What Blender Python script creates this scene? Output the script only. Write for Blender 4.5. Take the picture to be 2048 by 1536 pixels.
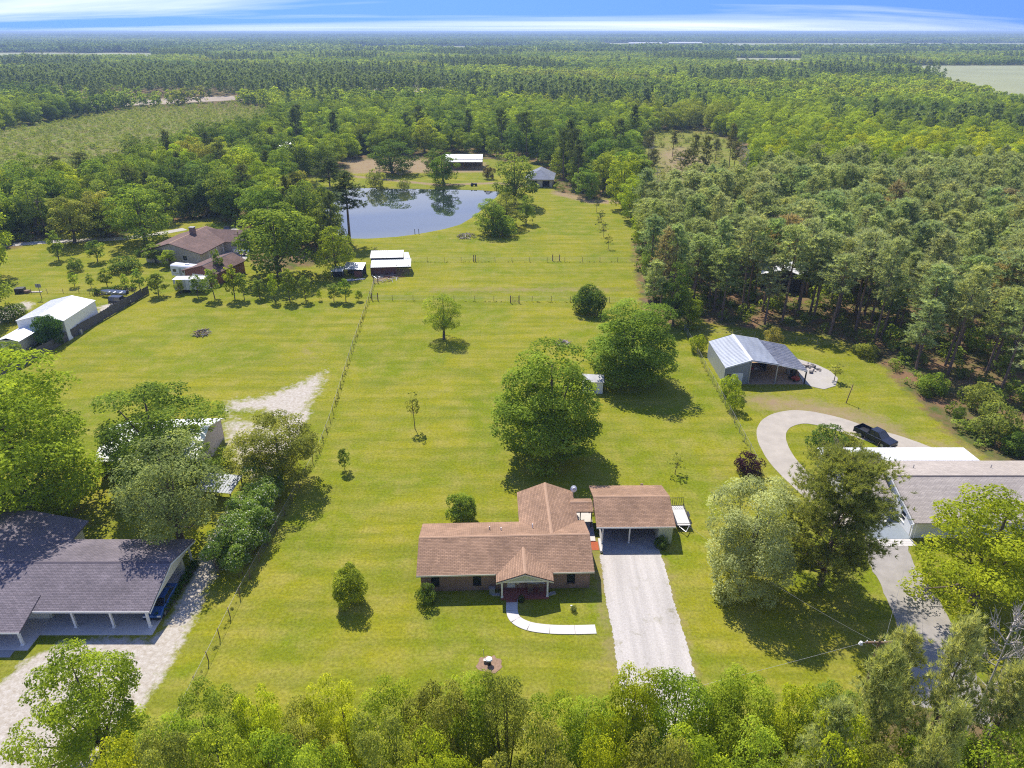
import bpy, math, random
import numpy as np
from mathutils import Vector, Matrix
R = math.radians
scene = bpy.context.scene
for o in list(bpy.data.objects): bpy.data.objects.remove(o)
COL = scene.collection

# ------------------------------------------------------------------ camera
FPX, CAMZ, HORIZON = 1420.0, 52.0, 63.0          # focal length in photo pixels, drone height in metres, horizon row
TH = math.atan((768 - HORIZON) / FPX)
cam = bpy.data.cameras.new('camera'); cam_o = bpy.data.objects.new('camera', cam); COL.objects.link(cam_o)
cam.sensor_fit = 'HORIZONTAL'; cam.sensor_width = 36.0; cam.lens = 36.0 * FPX / 2048.0
cam.clip_start = 0.5; cam.clip_end = 90000
cam_o.location = (0, 0, CAMZ); cam_o.rotation_euler = (math.pi/2 - TH, 0, 0)
scene.camera = cam_o

# ------------------------------------------------------------------ sky and sun
SUN_EL, SUN_AZ = 54.0, -23.0                     # sun ahead of the camera, a little to the left (azimuth from +Y towards +X)
sd = Vector((math.sin(R(SUN_AZ))*math.cos(R(SUN_EL)), math.cos(R(SUN_AZ))*math.cos(R(SUN_EL)), math.sin(R(SUN_EL))))
sun = bpy.data.lights.new('sun', 'SUN'); sun.energy = 3.35; sun.angle = R(0.5); sun.color = (1.0, 0.945, 0.86)
sun_o = bpy.data.objects.new('sun', sun); COL.objects.link(sun_o)
sun_o.rotation_euler = (-sd).to_track_quat('-Z', 'Y').to_euler()
world = bpy.data.worlds.new('World'); scene.world = world; world.use_nodes = True
wt = world.node_tree; wn, wl = wt.nodes, wt.links
bg = wn['Background']
sky = wn.new('ShaderNodeTexSky'); sky.sky_type = 'NISHITA'; sky.sun_disc = False
sky.sun_elevation = R(SUN_EL); sky.sun_rotation = R(SUN_AZ)
sky.altitude = 1500; sky.air_density = 1.0; sky.dust_density = 0.1; sky.ozone_density = 4.0
tc = wn.new('ShaderNodeTexCoord')
# cirrus: the view direction is cast on a flat cloud layer high above, so streaks flatten towards the horizon
sep = wn.new('ShaderNodeSeparateXYZ'); wl.new(tc.outputs['Generated'], sep.inputs[0])
def wmath(op, a, b=None, clamp=False):
    n = wn.new('ShaderNodeMath'); n.operation = op; n.use_clamp = clamp
    for i, v in enumerate((a, b)):
        if v is None: continue
        if isinstance(v, (int, float)): n.inputs[i].default_value = v
        else: wl.new(v, n.inputs[i])
    return n.outputs[0]
zz = wmath('MAXIMUM', sep.outputs[2], 0.0)
zl = wmath('ADD', zz, 0.09)
cx_ = wmath('DIVIDE', sep.outputs[0], zl); cy_ = wmath('DIVIDE', sep.outputs[1], zl)
cmb = wn.new('ShaderNodeCombineXYZ'); wl.new(cx_, cmb.inputs[0]); wl.new(cy_, cmb.inputs[1])
mp = wn.new('ShaderNodeMapping'); mp.inputs['Rotation'].default_value = (0, 0, R(-14)); mp.inputs['Scale'].default_value = (0.11, 0.34, 1)
mp.inputs['Location'].default_value = (7.75, 4.35, 0)
wl.new(cmb.outputs[0], mp.inputs[0])
cn = wn.new('ShaderNodeTexNoise'); cn.inputs['Scale'].default_value = 1.0; cn.inputs['Detail'].default_value = 6; cn.inputs['Roughness'].default_value = 0.55
cn.inputs['Distortion'].default_value = 0.6
wl.new(mp.outputs[0], cn.inputs['Vector'])
cr = wn.new('ShaderNodeValToRGB'); cr.color_ramp.elements[0].position = 0.43; cr.color_ramp.elements[1].position = 0.68
wl.new(cn.outputs['Fac'], cr.inputs[0])
cmix = wn.new('ShaderNodeMixRGB'); cmix.inputs[2].default_value = (4.6, 4.75, 5.3, 1)
zsky = wn.new('ShaderNodeCombineXYZ')            # the whole sky seen as from high up: deeper blue down to the horizon
wl.new(sep.outputs[0], zsky.inputs[0]); wl.new(sep.outputs[1], zsky.inputs[1]); wl.new(wmath('ADD', wmath('MULTIPLY', zz, 0.5), 0.5), zsky.inputs[2])
nz = wn.new('ShaderNodeVectorMath'); nz.operation = 'NORMALIZE'; wl.new(zsky.outputs[0], nz.inputs[0])
wl.new(nz.outputs[0], sky.inputs['Vector'])
wl.new(wmath('MULTIPLY', cr.outputs[0], 0.85), cmix.inputs[0]); hsv = wn.new('ShaderNodeHueSaturation'); hsv.inputs['Hue'].default_value = 0.515; hsv.inputs['Saturation'].default_value = 1.18; hsv.inputs['Value'].default_value = 0.88; wl.new(sky.outputs[0], hsv.inputs['Color']); wl.new(hsv.outputs[0], cmix.inputs[1])
wl.new(cmix.outputs[0], bg.inputs[0]); bg.inputs[1].default_value = 0.15
vs = scene.view_settings; vs.view_transform = 'Standard'; vs.look = 'None'; vs.gamma = 1; vs.use_curve_mapping = False
vs.exposure = 1.06
scene.cycles.use_denoising = False; scene.cycles.pixel_filter_type = 'BLACKMAN_HARRIS'; scene.cycles.filter_width = 1.15
scene.cycles.max_bounces = 6; scene.cycles.diffuse_bounces = 3; scene.cycles.glossy_bounces = 3
scene.cycles.transmission_bounces = 4; scene.cycles.volume_bounces = 0; scene.cycles.transparent_max_bounces = 8
scene.cycles.sample_clamp_indirect = 6

# ------------------------------------------------------------------ helpers
CT, ST = math.cos(TH), math.sin(TH)
def G(px, py, z=0.0):
    """the point of the level z that the photo shows at (px, py)"""
    u = (px - 1024) / FPX; v = (py - 768) / FPX
    t = (z - CAMZ) / (-ST - v*CT)
    return Vector((u*t, (CT - v*ST)*t, z))
def height_at(Y, py):
    return CAMZ - Y*math.tan(TH + math.atan((py - 768)/FPX))
def depth_of(p): return p.y*CT - (p.z - CAMZ)*ST

def tag(o, label=None, cat=None, group=None, kind=None):
    if label: o['label'] = label
    if cat: o['category'] = cat
    if group: o['group'] = group
    if kind: o['kind'] = kind
    return o
def thing(name, label, cat, loc=(0,0,0), rotz=0.0, group=None):
    o = bpy.data.objects.new(name, None); COL.objects.link(o); o.empty_display_size = 0.3
    o.location = loc; o.rotation_euler = (0, 0, rotz)
    return tag(o, label, cat, group)
def link(name, me, parent=None):
    o = bpy.data.objects.new(name, me); COL.objects.link(o); o.parent = parent
    return o
def copy_tree(root, loc, rotz=0.0, scl=(1,1,1), label=None, group=None, color=None):
    r = root.copy(); COL.objects.link(r); r.location = loc; r.rotation_euler = (0, 0, rotz); r.scale = scl
    tag(r, label, None, group)
    for ch in root.children:
        c = ch.copy(); COL.objects.link(c); c.parent = r
        if color is not None: c.color = color
        for g in ch.children:
            d = g.copy(); COL.objects.link(d); d.parent = c
    return r

class MB:
    """collects boxes, tubes and sheets; build() links them as one mesh object"""
    def __init__(s): s.v = []; s.f = []
    def add(s, vs, fs):
        n = len(s.v); s.v += [tuple(p) for p in vs]; s.f += [tuple(i + n for i in f) for f in fs]; return s
    def box(s, x0, x1, y0, y1, z0, z1, rot=0.0, piv=(0,0)):
        vs = [(x,y,z) for z in (z0,z1) for y in (y0,y1) for x in (x0,x1)]
        if rot:
            c, n = math.cos(rot), math.sin(rot)
            vs = [(piv[0]+(x-piv[0])*c-(y-piv[1])*n, piv[1]+(x-piv[0])*n+(y-piv[1])*c, z) for x,y,z in vs]
        return s.add(vs, [(0,2,3,1),(4,5,7,6),(0,1,5,4),(2,6,7,3),(0,4,6,2),(1,3,7,5)])
    def slab(s, pts, t):
        """planar polygon (list of xyz, counter-clockwise from above) thickened downwards by t"""
        n = len(pts); b = [(p[0], p[1], p[2]-t) for p in pts]
        fs = [tuple(range(n)), tuple(range(2*n-1, n-1, -1))]
        fs += [(i, i+n, (i+1) % n + n, (i+1) % n) for i in range(n)]
        return s.add(list(pts) + b, fs)
    def prism_y(s, prof, y0, y1):
        """profile of (x, z) points drawn along y"""
        n = len(prof); vs = [(x, y0, z) for x, z in prof] + [(x, y1, z) for x, z in prof]
        fs = [tuple(range(n-1, -1, -1)), tuple(range(n, 2*n))] + [(i, (i+1) % n, (i+1) % n + n, i+n) for i in range(n)]
        return s.add(vs, fs)
    def prism_x(s, prof, x0, x1):
        n = len(prof); vs = [(x0, y, z) for y, z in prof] + [(x1, y, z) for y, z in prof]
        fs = [tuple(range(n)), tuple(range(2*n-1, n-1, -1))] + [(i, i+n, (i+1) % n + n, (i+1) % n) for i in range(n)]
        return s.add(vs, fs)
    def tube(s, p0, p1, r0, r1=None, n=6, cap=True):
        r1 = r0 if r1 is None else r1
        p0, p1 = Vector(p0), Vector(p1); d = p1 - p0
        if d.length < 1e-6: return s
        a = d.normalized().orthogonal().normalized(); b = d.normalized().cross(a)
        vs = []
        for p, r in ((p0, r0), (p1, r1)):
            for k in range(n):
                w = 2*math.pi*k/n; vs.append(p + (a*math.cos(w) + b*math.sin(w))*r)
        fs = [(k, (k+1) % n, (k+1) % n + n, k+n) for k in range(n)]
        if cap: fs += [tuple(range(n-1, -1, -1)), tuple(range(n, 2*n))]
        return s.add(vs, fs)
    def path(s, pts, radii, n=6):
        """bent tapered tube through pts"""
        pts = [Vector(p) for p in pts]; m = len(s.v); a = None
        for i, p in enumerate(pts):
            d = (pts[min(i+1, len(pts)-1)] - pts[max(i-1, 0)]).normalized()
            a = d.orthogonal().normalized() if a is None else (a - d*a.dot(d)).normalized()
            b = d.cross(a)
            for k in range(n):
                w = 2*math.pi*k/n; s.v.append(tuple(p + (a*math.cos(w) + b*math.sin(w))*radii[i]))
        for i in range(len(pts)-1):
            for k in range(n):
                s.f.append((m+i*n+k, m+i*n+(k+1) % n, m+(i+1)*n+(k+1) % n, m+(i+1)*n+k))
        s.f.append(tuple(m+(len(pts)-1)*n+k for k in range(n)))
        return s
    def wheel(s, x, y, z, r, w, n=14):
        return s.tube((x-w/2, y, z), (x+w/2, y, z), r, r, n)
    def mesh(s, name, mat, smooth=False):
        me = bpy.data.meshes.new(name); me.from_pydata(s.v, [], s.f); me.materials.append(mat)
        if smooth: me.polygons.foreach_set('use_smooth', [True]*len(me.polygons))
        me.update(); return me
    def build(s, name, mat, parent=None, smooth=False):
        return link(name, s.mesh(name, mat, smooth), parent)

def wall_open(mb, L, h, t, opens, top=None):
    """wall of length L along x from 0, thickness t along +y, with openings (x0, x1, z0, z1) left out"""
    xs = sorted({0, L} | {o[0] for o in opens} | {o[1] for o in opens}); zs = sorted({0, h} | {o[2] for o in opens} | {o[3] for o in opens})
    for i in range(len(xs)-1):
        run = None
        for j in range(len(zs)-1):
            cx, cz = (xs[i]+xs[i+1])/2, (zs[j]+zs[j+1])/2
            if any(o[0] < cx < o[1] and o[2] < cz < o[3] for o in opens):
                if run is not None: mb.box(xs[i], xs[i+1], 0, t, run, zs[j]); run = None
            elif run is None: run = zs[j]
        if run is not None: mb.box(xs[i], xs[i+1], 0, t, run, h)
    return mb

# ------------------------------------------------------------------ materials
MATS = {}
def newmat(name):
    m = bpy.data.materials.new(name); m.use_nodes = True; MATS[name] = m
    return m, m.node_tree.nodes, m.node_tree.links, m.node_tree.nodes['Principled BSDF']
def plain(name, col, rough=0.7, metal=0.0, var=0.25, scale=3.0, bump=0.0, bscale=30.0, spec=0.4, stretch=(1,1,1)):
    """one real-world colour with uneven weathering and fine relief"""
    m, n, l, p = newmat(name)
    c = n.new('ShaderNodeTexCoord'); mpg = n.new('ShaderNodeMapping'); mpg.inputs['Scale'].default_value = stretch
    l.new(c.outputs['Object'], mpg.inputs[0])
    t = n.new('ShaderNodeTexNoise'); t.inputs['Scale'].default_value = scale; t.inputs['Detail'].default_value = 6; t.inputs['Roughness'].default_value = 0.65
    l.new(mpg.outputs[0], t.inputs['Vector'])
    r = n.new('ShaderNodeMapRange'); r.inputs[1].default_value = 0.25; r.inputs[2].default_value = 0.75
    r.inputs[3].default_value = 1 - var; r.inputs[4].default_value = 1 + var
    l.new(t.outputs['Fac'], r.inputs[0])
    x = n.new('ShaderNodeVectorMath'); x.operation = 'SCALE'; x.inputs[0].default_value = col[:3]; l.new(r.outputs[0], x.inputs['Scale'])
    l.new(x.outputs[0], p.inputs['Base Color'])
    p.inputs['Roughness'].default_value = rough; p.inputs['Metallic'].default_value = metal; p.inputs['Specular IOR Level'].default_value = spec
    if bump:
        t2 = n.new('ShaderNodeTexNoise'); t2.inputs['Scale'].default_value = bscale; t2.inputs['Detail'].default_value = 3
        l.new(mpg.outputs[0], t2.inputs['Vector'])
        b = n.new('ShaderNodeBump'); b.inputs['Strength'].default_value = bump; b.inputs['Distance'].default_value = 0.03
        l.new(t2.outputs['Fac'], b.inputs['Height']); l.new(b.outputs[0], p.inputs['Normal'])
    return m
def courses(name, c1, c2, mortar, bw, rh, rough=0.85, msize=0.06, swap=False, weather=0.25, wscale=0.35, bump=0.5):
    """brick or shingle courses: small pieces, far under ten pixels"""
    m, n, l, p = newmat(name)
    c = n.new('ShaderNodeTexCoord'); sp = n.new('ShaderNodeSeparateXYZ'); l.new(c.outputs['Object'], sp.inputs[0])
    cb = n.new('ShaderNodeCombineXYZ')
    if swap == 'wall':          # along the wall, up the wall
        a = n.new('ShaderNodeMath'); a.operation = 'ADD'; l.new(sp.outputs[0], a.inputs[0]); l.new(sp.outputs[1], a.inputs[1])
        l.new(a.outputs[0], cb.inputs[0]); l.new(sp.outputs[2], cb.inputs[1])
    elif swap == 'y':           # roof whose slope falls along x
        l.new(sp.outputs[1], cb.inputs[0]); l.new(sp.outputs[0], cb.inputs[1])
    else:
        l.new(sp.outputs[0], cb.inputs[0]); l.new(sp.outputs[1], cb.inputs[1])
    b = n.new('ShaderNodeTexBrick'); l.new(cb.outputs[0], b.inputs['Vector'])
    b.inputs['Color1'].default_value = (*c1, 1); b.inputs['Color2'].default_value = (*c2, 1); b.inputs['Mortar'].default_value = (*mortar, 1)
    b.inputs['Scale'].default_value = 1; b.inputs['Brick Width'].default_value = bw; b.inputs['Row Height'].default_value = rh
    b.inputs['Mortar Size'].default_value = rh*msize; b.inputs['Bias'].default_value = 0.0
    t = n.new('ShaderNodeTexNoise'); t.inputs['Scale'].default_value = wscale; t.inputs['Detail'].default_value = 7; t.inputs['Roughness'].default_value = 0.7
    l.new(c.outputs['Object'], t.inputs['Vector'])
    r = n.new('ShaderNodeMapRange'); r.inputs[1].default_value = 0.28; r.inputs[2].default_value = 0.72; r.inputs[3].default_value = 1-weather; r.inputs[4].default_value = 1+weather
    l.new(t.outputs['Fac'], r.inputs[0])
    x = n.new('ShaderNodeVectorMath'); x.operation = 'SCALE'; l.new(b.outputs['Color'], x.inputs[0]); l.new(r.outputs[0], x.inputs['Scale'])
    l.new(x.outputs[0], p.inputs['Base Color']); p.inputs['Roughness'].default_value = rough; p.inputs['Specular IOR Level'].default_value = 0.25
    bp = n.new('ShaderNodeBump'); bp.inputs['Strength'].default_value = bump; bp.inputs['Distance'].default_value = 0.02; bp.invert = True
    l.new(b.outputs['Fac'], bp.inputs['Height']); l.new(bp.outputs[0], p.inputs['Normal'])
    return m

brick_m = courses('brick', (0.30,0.155,0.105), (0.21,0.115,0.085), (0.36,0.31,0.27), 0.21, 0.075, swap='wall', msize=0.13)
shingle_brown_x = courses('brown_shingles', (0.355,0.218,0.135), (0.26,0.158,0.097), (0.15,0.09,0.058), 0.42, 0.17, msize=0.10, weather=0.30)
shingle_brown_y = courses('brown_shingles_wing', (0.355,0.218,0.135), (0.26,0.158,0.097), (0.15,0.09,0.058), 0.42, 0.17, msize=0.10, swap='y', weather=0.30)
shingle_plum_x = courses('plum_shingles', (0.195,0.165,0.178), (0.14,0.12,0.132), (0.07,0.06,0.065), 0.42, 0.17, msize=0.1, weather=0.25)
shingle_plum_y = courses('plum_shingles_wing', (0.195,0.165,0.178), (0.14,0.12,0.132), (0.07,0.06,0.065), 0.42, 0.17, msize=0.1, swap='y', weather=0.25)
shingle_grey_x = courses('grey_shingles', (0.43,0.375,0.315), (0.34,0.295,0.25), (0.21,0.18,0.155), 0.42, 0.17, msize=0.09, weather=0.14)
shingle_dark_x = courses('dark_brown_shingles', (0.19,0.115,0.09), (0.13,0.08,0.065), (0.08,0.05,0.04), 0.5, 0.2, msize=0.1, swap='y', weather=0.3)
shingle_slate = courses('slate_shingles', (0.24,0.26,0.30), (0.18,0.2,0.23), (0.1,0.1,0.12), 0.5, 0.2, msize=0.1, weather=0.2)
ridge_brown = plain('brown_ridge_cap', (0.36,0.225,0.14), 0.85, var=0.2, scale=6)
ridge_plum = plain('plum_ridge_cap', (0.085,0.07,0.085), 0.85, var=0.2, scale=6)
white_paint = plain('white_paint', (0.78,0.77,0.73), 0.5, var=0.06, scale=2)
cream_paint = plain('cream_siding', (0.66,0.62,0.48), 0.6, var=0.08, scale=2, stretch=(1,1,4))
pale_green = plain('pale_green_siding', (0.50,0.53,0.44), 0.6, var=0.1, scale=3, stretch=(6,6,1))
grey_siding = plain('grey_siding', (0.22,0.24,0.25), 0.5, var=0.15, scale=2, stretch=(6,6,1))
tan_wall = plain('tan_wall', (0.48,0.42,0.33), 0.7, var=0.15, scale=1.5)
redbrown_wall = plain('red_brown_siding', (0.22,0.09,0.07), 0.7, var=0.2, scale=2)
dark_glass = plain('window_glass', (0.02,0.024,0.028), 0.08, var=0.2, scale=1, spec=0.8)
blind_m = plain('window_blind', (0.6,0.62,0.62), 0.5, var=0.08, scale=8, stretch=(1,1,8))
black_metal = plain('black_metal', (0.02,0.02,0.022), 0.45, var=0.3, scale=5)
dark_rubber = plain('tyre_rubber', (0.025,0.025,0.025), 0.85, var=0.2, scale=8)
wire_m = plain('fence_wire', (0.27,0.26,0.25), 0.6, 0.0, var=0.2, scale=4)
steel = plain('galvanised_steel', (0.36,0.36,0.36), 0.45, 0.4, var=0.2, scale=4)
metal_white = plain('white_metal_roof', (0.70,0.70,0.69), 0.45, var=0.12, scale=0.8, stretch=(1,0.3,1))
metal_pale = plain('pale_metal_roof', (0.34,0.36,0.365), 0.38, 0.1, var=0.1, scale=0.7, stretch=(1,3,1))
metal_bluegrey = plain('blue_grey_metal_roof', (0.36,0.385,0.42), 0.4, 0.1, var=0.18, scale=0.6, stretch=(2,0.4,1))
metal_aged = plain('aged_metal_roof', (0.42,0.41,0.40), 0.5, 0.1, var=0.3, scale=0.8)
concrete = plain('concrete', (0.33,0.32,0.30), 0.85, var=0.14, scale=0.9, bump=0.2, bscale=40)
concrete_white = plain('bright_concrete', (0.53,0.50,0.46), 0.85, var=0.07, scale=1.2, bump=0.15, bscale=60)
concrete_dark = plain('stained_concrete', (0.30,0.29,0.28), 0.8, var=0.3, scale=0.8, bump=0.2)
concrete_tan = plain('tan_concrete', (0.37,0.34,0.295), 0.85, var=0.12, scale=0.5, bump=0.15)
concrete_beige = plain('beige_concrete', (0.36,0.318,0.255), 0.85, var=0.16, scale=0.5, bump=0.15)
asphalt = plain('worn_asphalt', (0.28,0.255,0.225), 0.9, var=0.2, scale=0.6, bump=0.3, bscale=60)
red_floor = plain('red_brick_floor', (0.26,0.085,0.065), 0.8, var=0.25, scale=6)
red_mulch = plain('red_mulch', (0.36,0.09,0.035), 0.95, var=0.45, scale=12, bump=0.8, bscale=25)
tan_dirt = plain('tan_dirt', (0.42,0.29,0.18), 0.95, var=0.3, scale=3, bump=0.5)
wood_grey = plain('weathered_grey_wood', (0.105,0.098,0.095), 0.85, var=0.5, scale=2.5, stretch=(3,3,0.4))
wood_brown = plain('brown_wood', (0.20,0.13,0.08), 0.85, var=0.4, scale=3)
wood_pale = plain('bleached_wood', (0.42,0.36,0.30), 0.85, var=0.35, scale=3)
bark_m = plain('bark', (0.13,0.10,0.075), 0.95, var=0.4, scale=5, bump=0.6, bscale=12, stretch=(1,1,0.3))
pine_bark = plain('pine_bark', (0.17,0.115,0.085), 0.95, var=0.4, scale=5, bump=0.6, bscale=10, stretch=(1,1,0.4))
bare_bark = plain('pale_bare_bark', (0.46,0.41,0.35), 0.95, var=0.3, scale=5)
blue_paint = plain('blue_car_paint', (0.05,0.14,0.36), 0.25, 0.3, var=0.05, spec=0.6)
navy_paint = plain('navy_car_paint', (0.016,0.022,0.045), 0.22, 0.4, var=0.05, spec=0.6)
white_car = plain('white_car_paint', (0.72,0.72,0.72), 0.3, 0.0, var=0.03, spec=0.6)
silver_car = plain('silver_car_paint', (0.45,0.46,0.47), 0.3, 0.5, var=0.04, spec=0.6)
lamp_lens = plain('lamp_lens', (0.75,0.75,0.72), 0.2, var=0.02)
red_paint = plain('red_paint', (0.40,0.05,0.03), 0.5, var=0.2)
black_shade = plain('interior_shade', (0.05,0.047,0.043), 0.9, var=0.3)  # near-black colour standing in for the shade inside buildings

def leafmat(name, trans=0.55, inst=False, gloss=0.0):
    """leaf cards: tint from the tree (object colour or instance tint), small leaf-to-leaf differences, light passing through"""
    m = bpy.data.materials.new(name); m.use_nodes = True; n, l = m.node_tree.nodes, m.node_tree.links
    n.remove(n['Principled BSDF']); out = n['Material Output']
    if inst:
        a = n.new('ShaderNodeAttribute'); a.attribute_type = 'INSTANCER'; a.attribute_name = 'tint'; col = a.outputs['Color']
    else:
        a = n.new('ShaderNodeObjectInfo'); col = a.outputs['Color']
    v = n.new('ShaderNodeAttribute'); v.attribute_name = 'v'
    mr = n.new('ShaderNodeMapRange'); mr.inputs[1].default_value = -1; mr.inputs[2].default_value = 1; mr.inputs[3].default_value = 0.55; mr.inputs[4].default_value = 1.6
    l.new(v.outputs['Fac'], mr.inputs[0])
    hs = n.new('ShaderNodeHueSaturation'); l.new(col, hs.inputs['Color']); l.new(mr.outputs[0], hs.inputs['Value'])
    hr = n.new('ShaderNodeMapRange'); hr.inputs[1].default_value = -1; hr.inputs[2].default_value = 1; hr.inputs[3].default_value = 0.515; hr.inputs[4].default_value = 0.487
    l.new(v.outputs['Fac'], hr.inputs[0]); l.new(hr.outputs[0], hs.inputs['Hue'])
    d = n.new('ShaderNodeBsdfDiffuse'); t = n.new('ShaderNodeBsdfTranslucent')
    l.new(hs.outputs[0], d.inputs[0])
    tm = n.new('ShaderNodeMixRGB'); tm.blend_type = 'MULTIPLY'; tm.inputs[0].default_value = 1; tm.inputs[2].default_value = (1.25, 1.15, 0.55, 1)
    l.new(hs.outputs[0], tm.inputs[1]); l.new(tm.outputs[0], t.inputs[0])
    mx = n.new('ShaderNodeMixShader'); mx.inputs[0].default_value = trans; l.new(d.outputs[0], mx.inputs[1]); l.new(t.outputs[0], mx.inputs[2])
    l.new(mx.outputs[0], out.inputs[0])
    return m
leaf_m = leafmat('leaves'); leaf_inst = leafmat('woodland_leaves', inst=True)
needle_m = leafmat('needles', trans=0.5); needle_inst = leafmat('woodland_needles', trans=0.5, inst=True)

# ================================================================== the ground
rng = np.random.default_rng(7); random.seed(7)
def W(pts): return [tuple(G(*p)[:2]) for p in pts]
def poly_sd(px, py, poly):
    """signed distance to a polygon, positive inside"""
    inside = np.zeros(px.shape, bool); dist = np.full(px.shape, 1e9); n = len(poly)
    for i in range(n):
        x0, y0 = poly[i]; x1, y1 = poly[(i+1) % n]
        dx, dy = x1-x0, y1-y0; t = np.clip(((px-x0)*dx + (py-y0)*dy)/(dx*dx+dy*dy+1e-9), 0, 1)
        dist = np.minimum(dist, np.hypot(px-x0-t*dx, py-y0-t*dy))
        c = ((y0 > py) != (y1 > py)) & (px < (x1-x0)*(py-y0)/((y1-y0) if y1 != y0 else 1e-9) + x0)
        inside ^= c
    return np.where(inside, dist, -dist)
def line_d(px, py, pts):
    dist = np.full(px.shape, 1e9)
    for (x0, y0), (x1, y1) in zip(pts[:-1], pts[1:]):
        dx, dy = x1-x0, y1-y0; t = np.clip(((px-x0)*dx + (py-y0)*dy)/(dx*dx+dy*dy+1e-9), 0, 1)
        dist = np.minimum(dist, np.hypot(px-x0-t*dx, py-y0-t*dy))
    return dist
def soft(sd, w): return np.clip(0.5 + sd/(2*w), 0, 1)

POND = [(-40.7,197.6),(-33,199.5),(-26.6,203.1),(-20,208.5),(-15.7,213.9),(-11.5,226),(-9,239.4),(-5.5,254),(-4,263),(-12,266),(-23,267),(-40,268.5),(-56,270),(-80,273),(-96,264),(-88,236),(-64,206),(-49,198)]
PINE_WOOD = W([(1292,655),(1400,645),(1480,655),(1560,660),(1640,672),(1700,690),(1770,735),(1800,770),(1850,820),(1900,870),(1960,905),(2060,985),(2350,1010),(2500,560),(2420,402),(1900,400),(1700,406),(1560,416),(1480,432),(1380,442),(1300,456),(1264,480),(1268,530)])
LEFT_WOOD = W([(-420,470),(-100,488),(20,500),(75,480),(130,468),(240,478),(300,452),(380,442),(430,436),(470,452),(500,520),(540,545),(600,535),(690,520),(700,480),(655,455),(640,420),(615,385),(600,345),(560,320),(545,275),(470,300),(350,330),(230,370),(60,402),(-420,430)])
BACK_WOOD = W([(560,312),(640,318),(700,312),(860,306),(880,298),(980,300),(1000,326),(1060,322),(1105,345),(1110,385),(1180,400),(1235,395),(1262,420),(1300,380),(1270,300),(1260,240),(1000,232),(900,235),(700,235),(560,250)])
CLEARCUT = W([(-500,455),(0,395),(230,362),(350,322),(470,292),(545,262),(572,228),(470,203),(270,216),(0,262),(-500,330)])
CLEARING = W([(1268,300),(1300,266),(1400,260),(1478,283),(1505,340),(1500,398),(1420,424),(1330,428),(1280,385)])
RIGHT_WOOD = W([(1512,396),(1560,410),(1700,400),(1900,394),(2420,396),(2500,318),(1900,300),(1600,296),(1490,318)])
FAR_FIELDS = [W([(1795,131),(2700,131),(2700,262),(2120,236),(2010,214),(1900,180),(1830,150)]), W([(1465,116),(1610,116),(1600,134),(1470,134)]),
              W([(690,165),(960,168),(955,186),(690,182)]), W([(-300,122),(45,122),(30,136),(-300,142)]), W([(895,258),(960,258),(965,292),(890,290)]),
              W([(60,208),(500,190),(495,199),(60,222)]), W([(1180,86),(2600,86),(2600,99),(1500,101),(1180,98)]), W([(700,93),(1080,92),(1090,104),(700,106)]), W([(-500,104),(330,106),(300,121),(-500,120)])]
TRACK = W([(255,1415),(300,1350),(345,1275),(400,1160),(437,1088),(470,1030),(520,960),(565,890),(600,830)])

fx = np.arange(-150, 150.1, 1.5); fy = np.arange(15, 330.1, 1.5)
far = np.array([8, 18, 35, 70, 140, 300, 700, 1600, 4000, 10000, 20000, 30500.])
xs = np.concatenate([-150-far[::-1], fx, 150+far]); ys = np.concatenate([[-250, -100, -30, 0], fy, 330+far])
XX, YY = np.meshgrid(xs, ys); px_, py_ = XX.ravel(), YY.ravel()
psd = poly_sd(px_, py_, POND)
pz = np.where(psd > -1.2, -np.clip((psd+1.2)*0.28, 0, 2.2), 0.0)
nx, ny = len(xs), len(ys)
gme = bpy.data.meshes.new('ground')
I = (np.arange(ny-1)[:, None]*nx + np.arange(nx-1)[None, :]).ravel()
faces = np.stack([I, I+1, I+nx+1, I+nx], 1)
def np_mesh(me, verts, faces, smooth=False):
    nf, k = faces.shape
    me.vertices.add(len(verts)); me.vertices.foreach_set('co', np.ascontiguousarray(verts, dtype=np.float32).ravel())
    me.loops.add(nf*k); me.loops.foreach_set('vertex_index', np.ascontiguousarray(faces, dtype=np.int32).ravel())
    me.polygons.add(nf); me.polygons.foreach_set('loop_start', np.arange(0, nf*k, k, dtype=np.int32)); me.polygons.foreach_set('loop_total', np.full(nf, k, dtype=np.int32))
    if smooth: me.polygons.foreach_set('use_smooth', np.ones(nf, bool))
    me.update(calc_edges=True); me.validate()
np_mesh(gme, np.stack([px_, py_, pz], 1), faces, True)

# where the soil, straw and rough growth lie
sand = np.zeros(px_.shape)
def put(arr, val): np.maximum(arr, val, out=arr)
put(sand, soft(poly_sd(px_, py_, W([(-300,1700),(-300,1440),(-20,1385),(50,1318),(110,1290),(210,1272),(300,1276),(338,1290),(320,1335),(285,1380),(240,1440),(170,1560),(120,1700)])), 1.4)*0.95)
put(sand, soft(1.5 - line_d(px_, py_, TRACK), 1.0)*0.85)
put(sand, soft(poly_sd(px_, py_, W([(442,800),(520,793),(590,768),(655,735),(650,770),(622,815),(606,848),(560,845),(520,822),(455,826)])), 3.4)*0.88)
put(sand, soft(poly_sd(px_, py_, W([(430,820),(560,850),(600,850),(560,930),(520,975),(480,960),(440,900)])), 3.0)*0.72)
put(sand, soft(poly_sd(px_, py_, W([(-200,640),(0,615),(55,600),(75,606),(60,622),(0,648),(-200,690)])), 1.5)*0.8)
put(sand, soft(poly_sd(px_, py_, W([(190,612),(225,605),(250,612),(215,628),(196,628)])), 1.0)*0.75)
dry = np.zeros(px_.shape)
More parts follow.
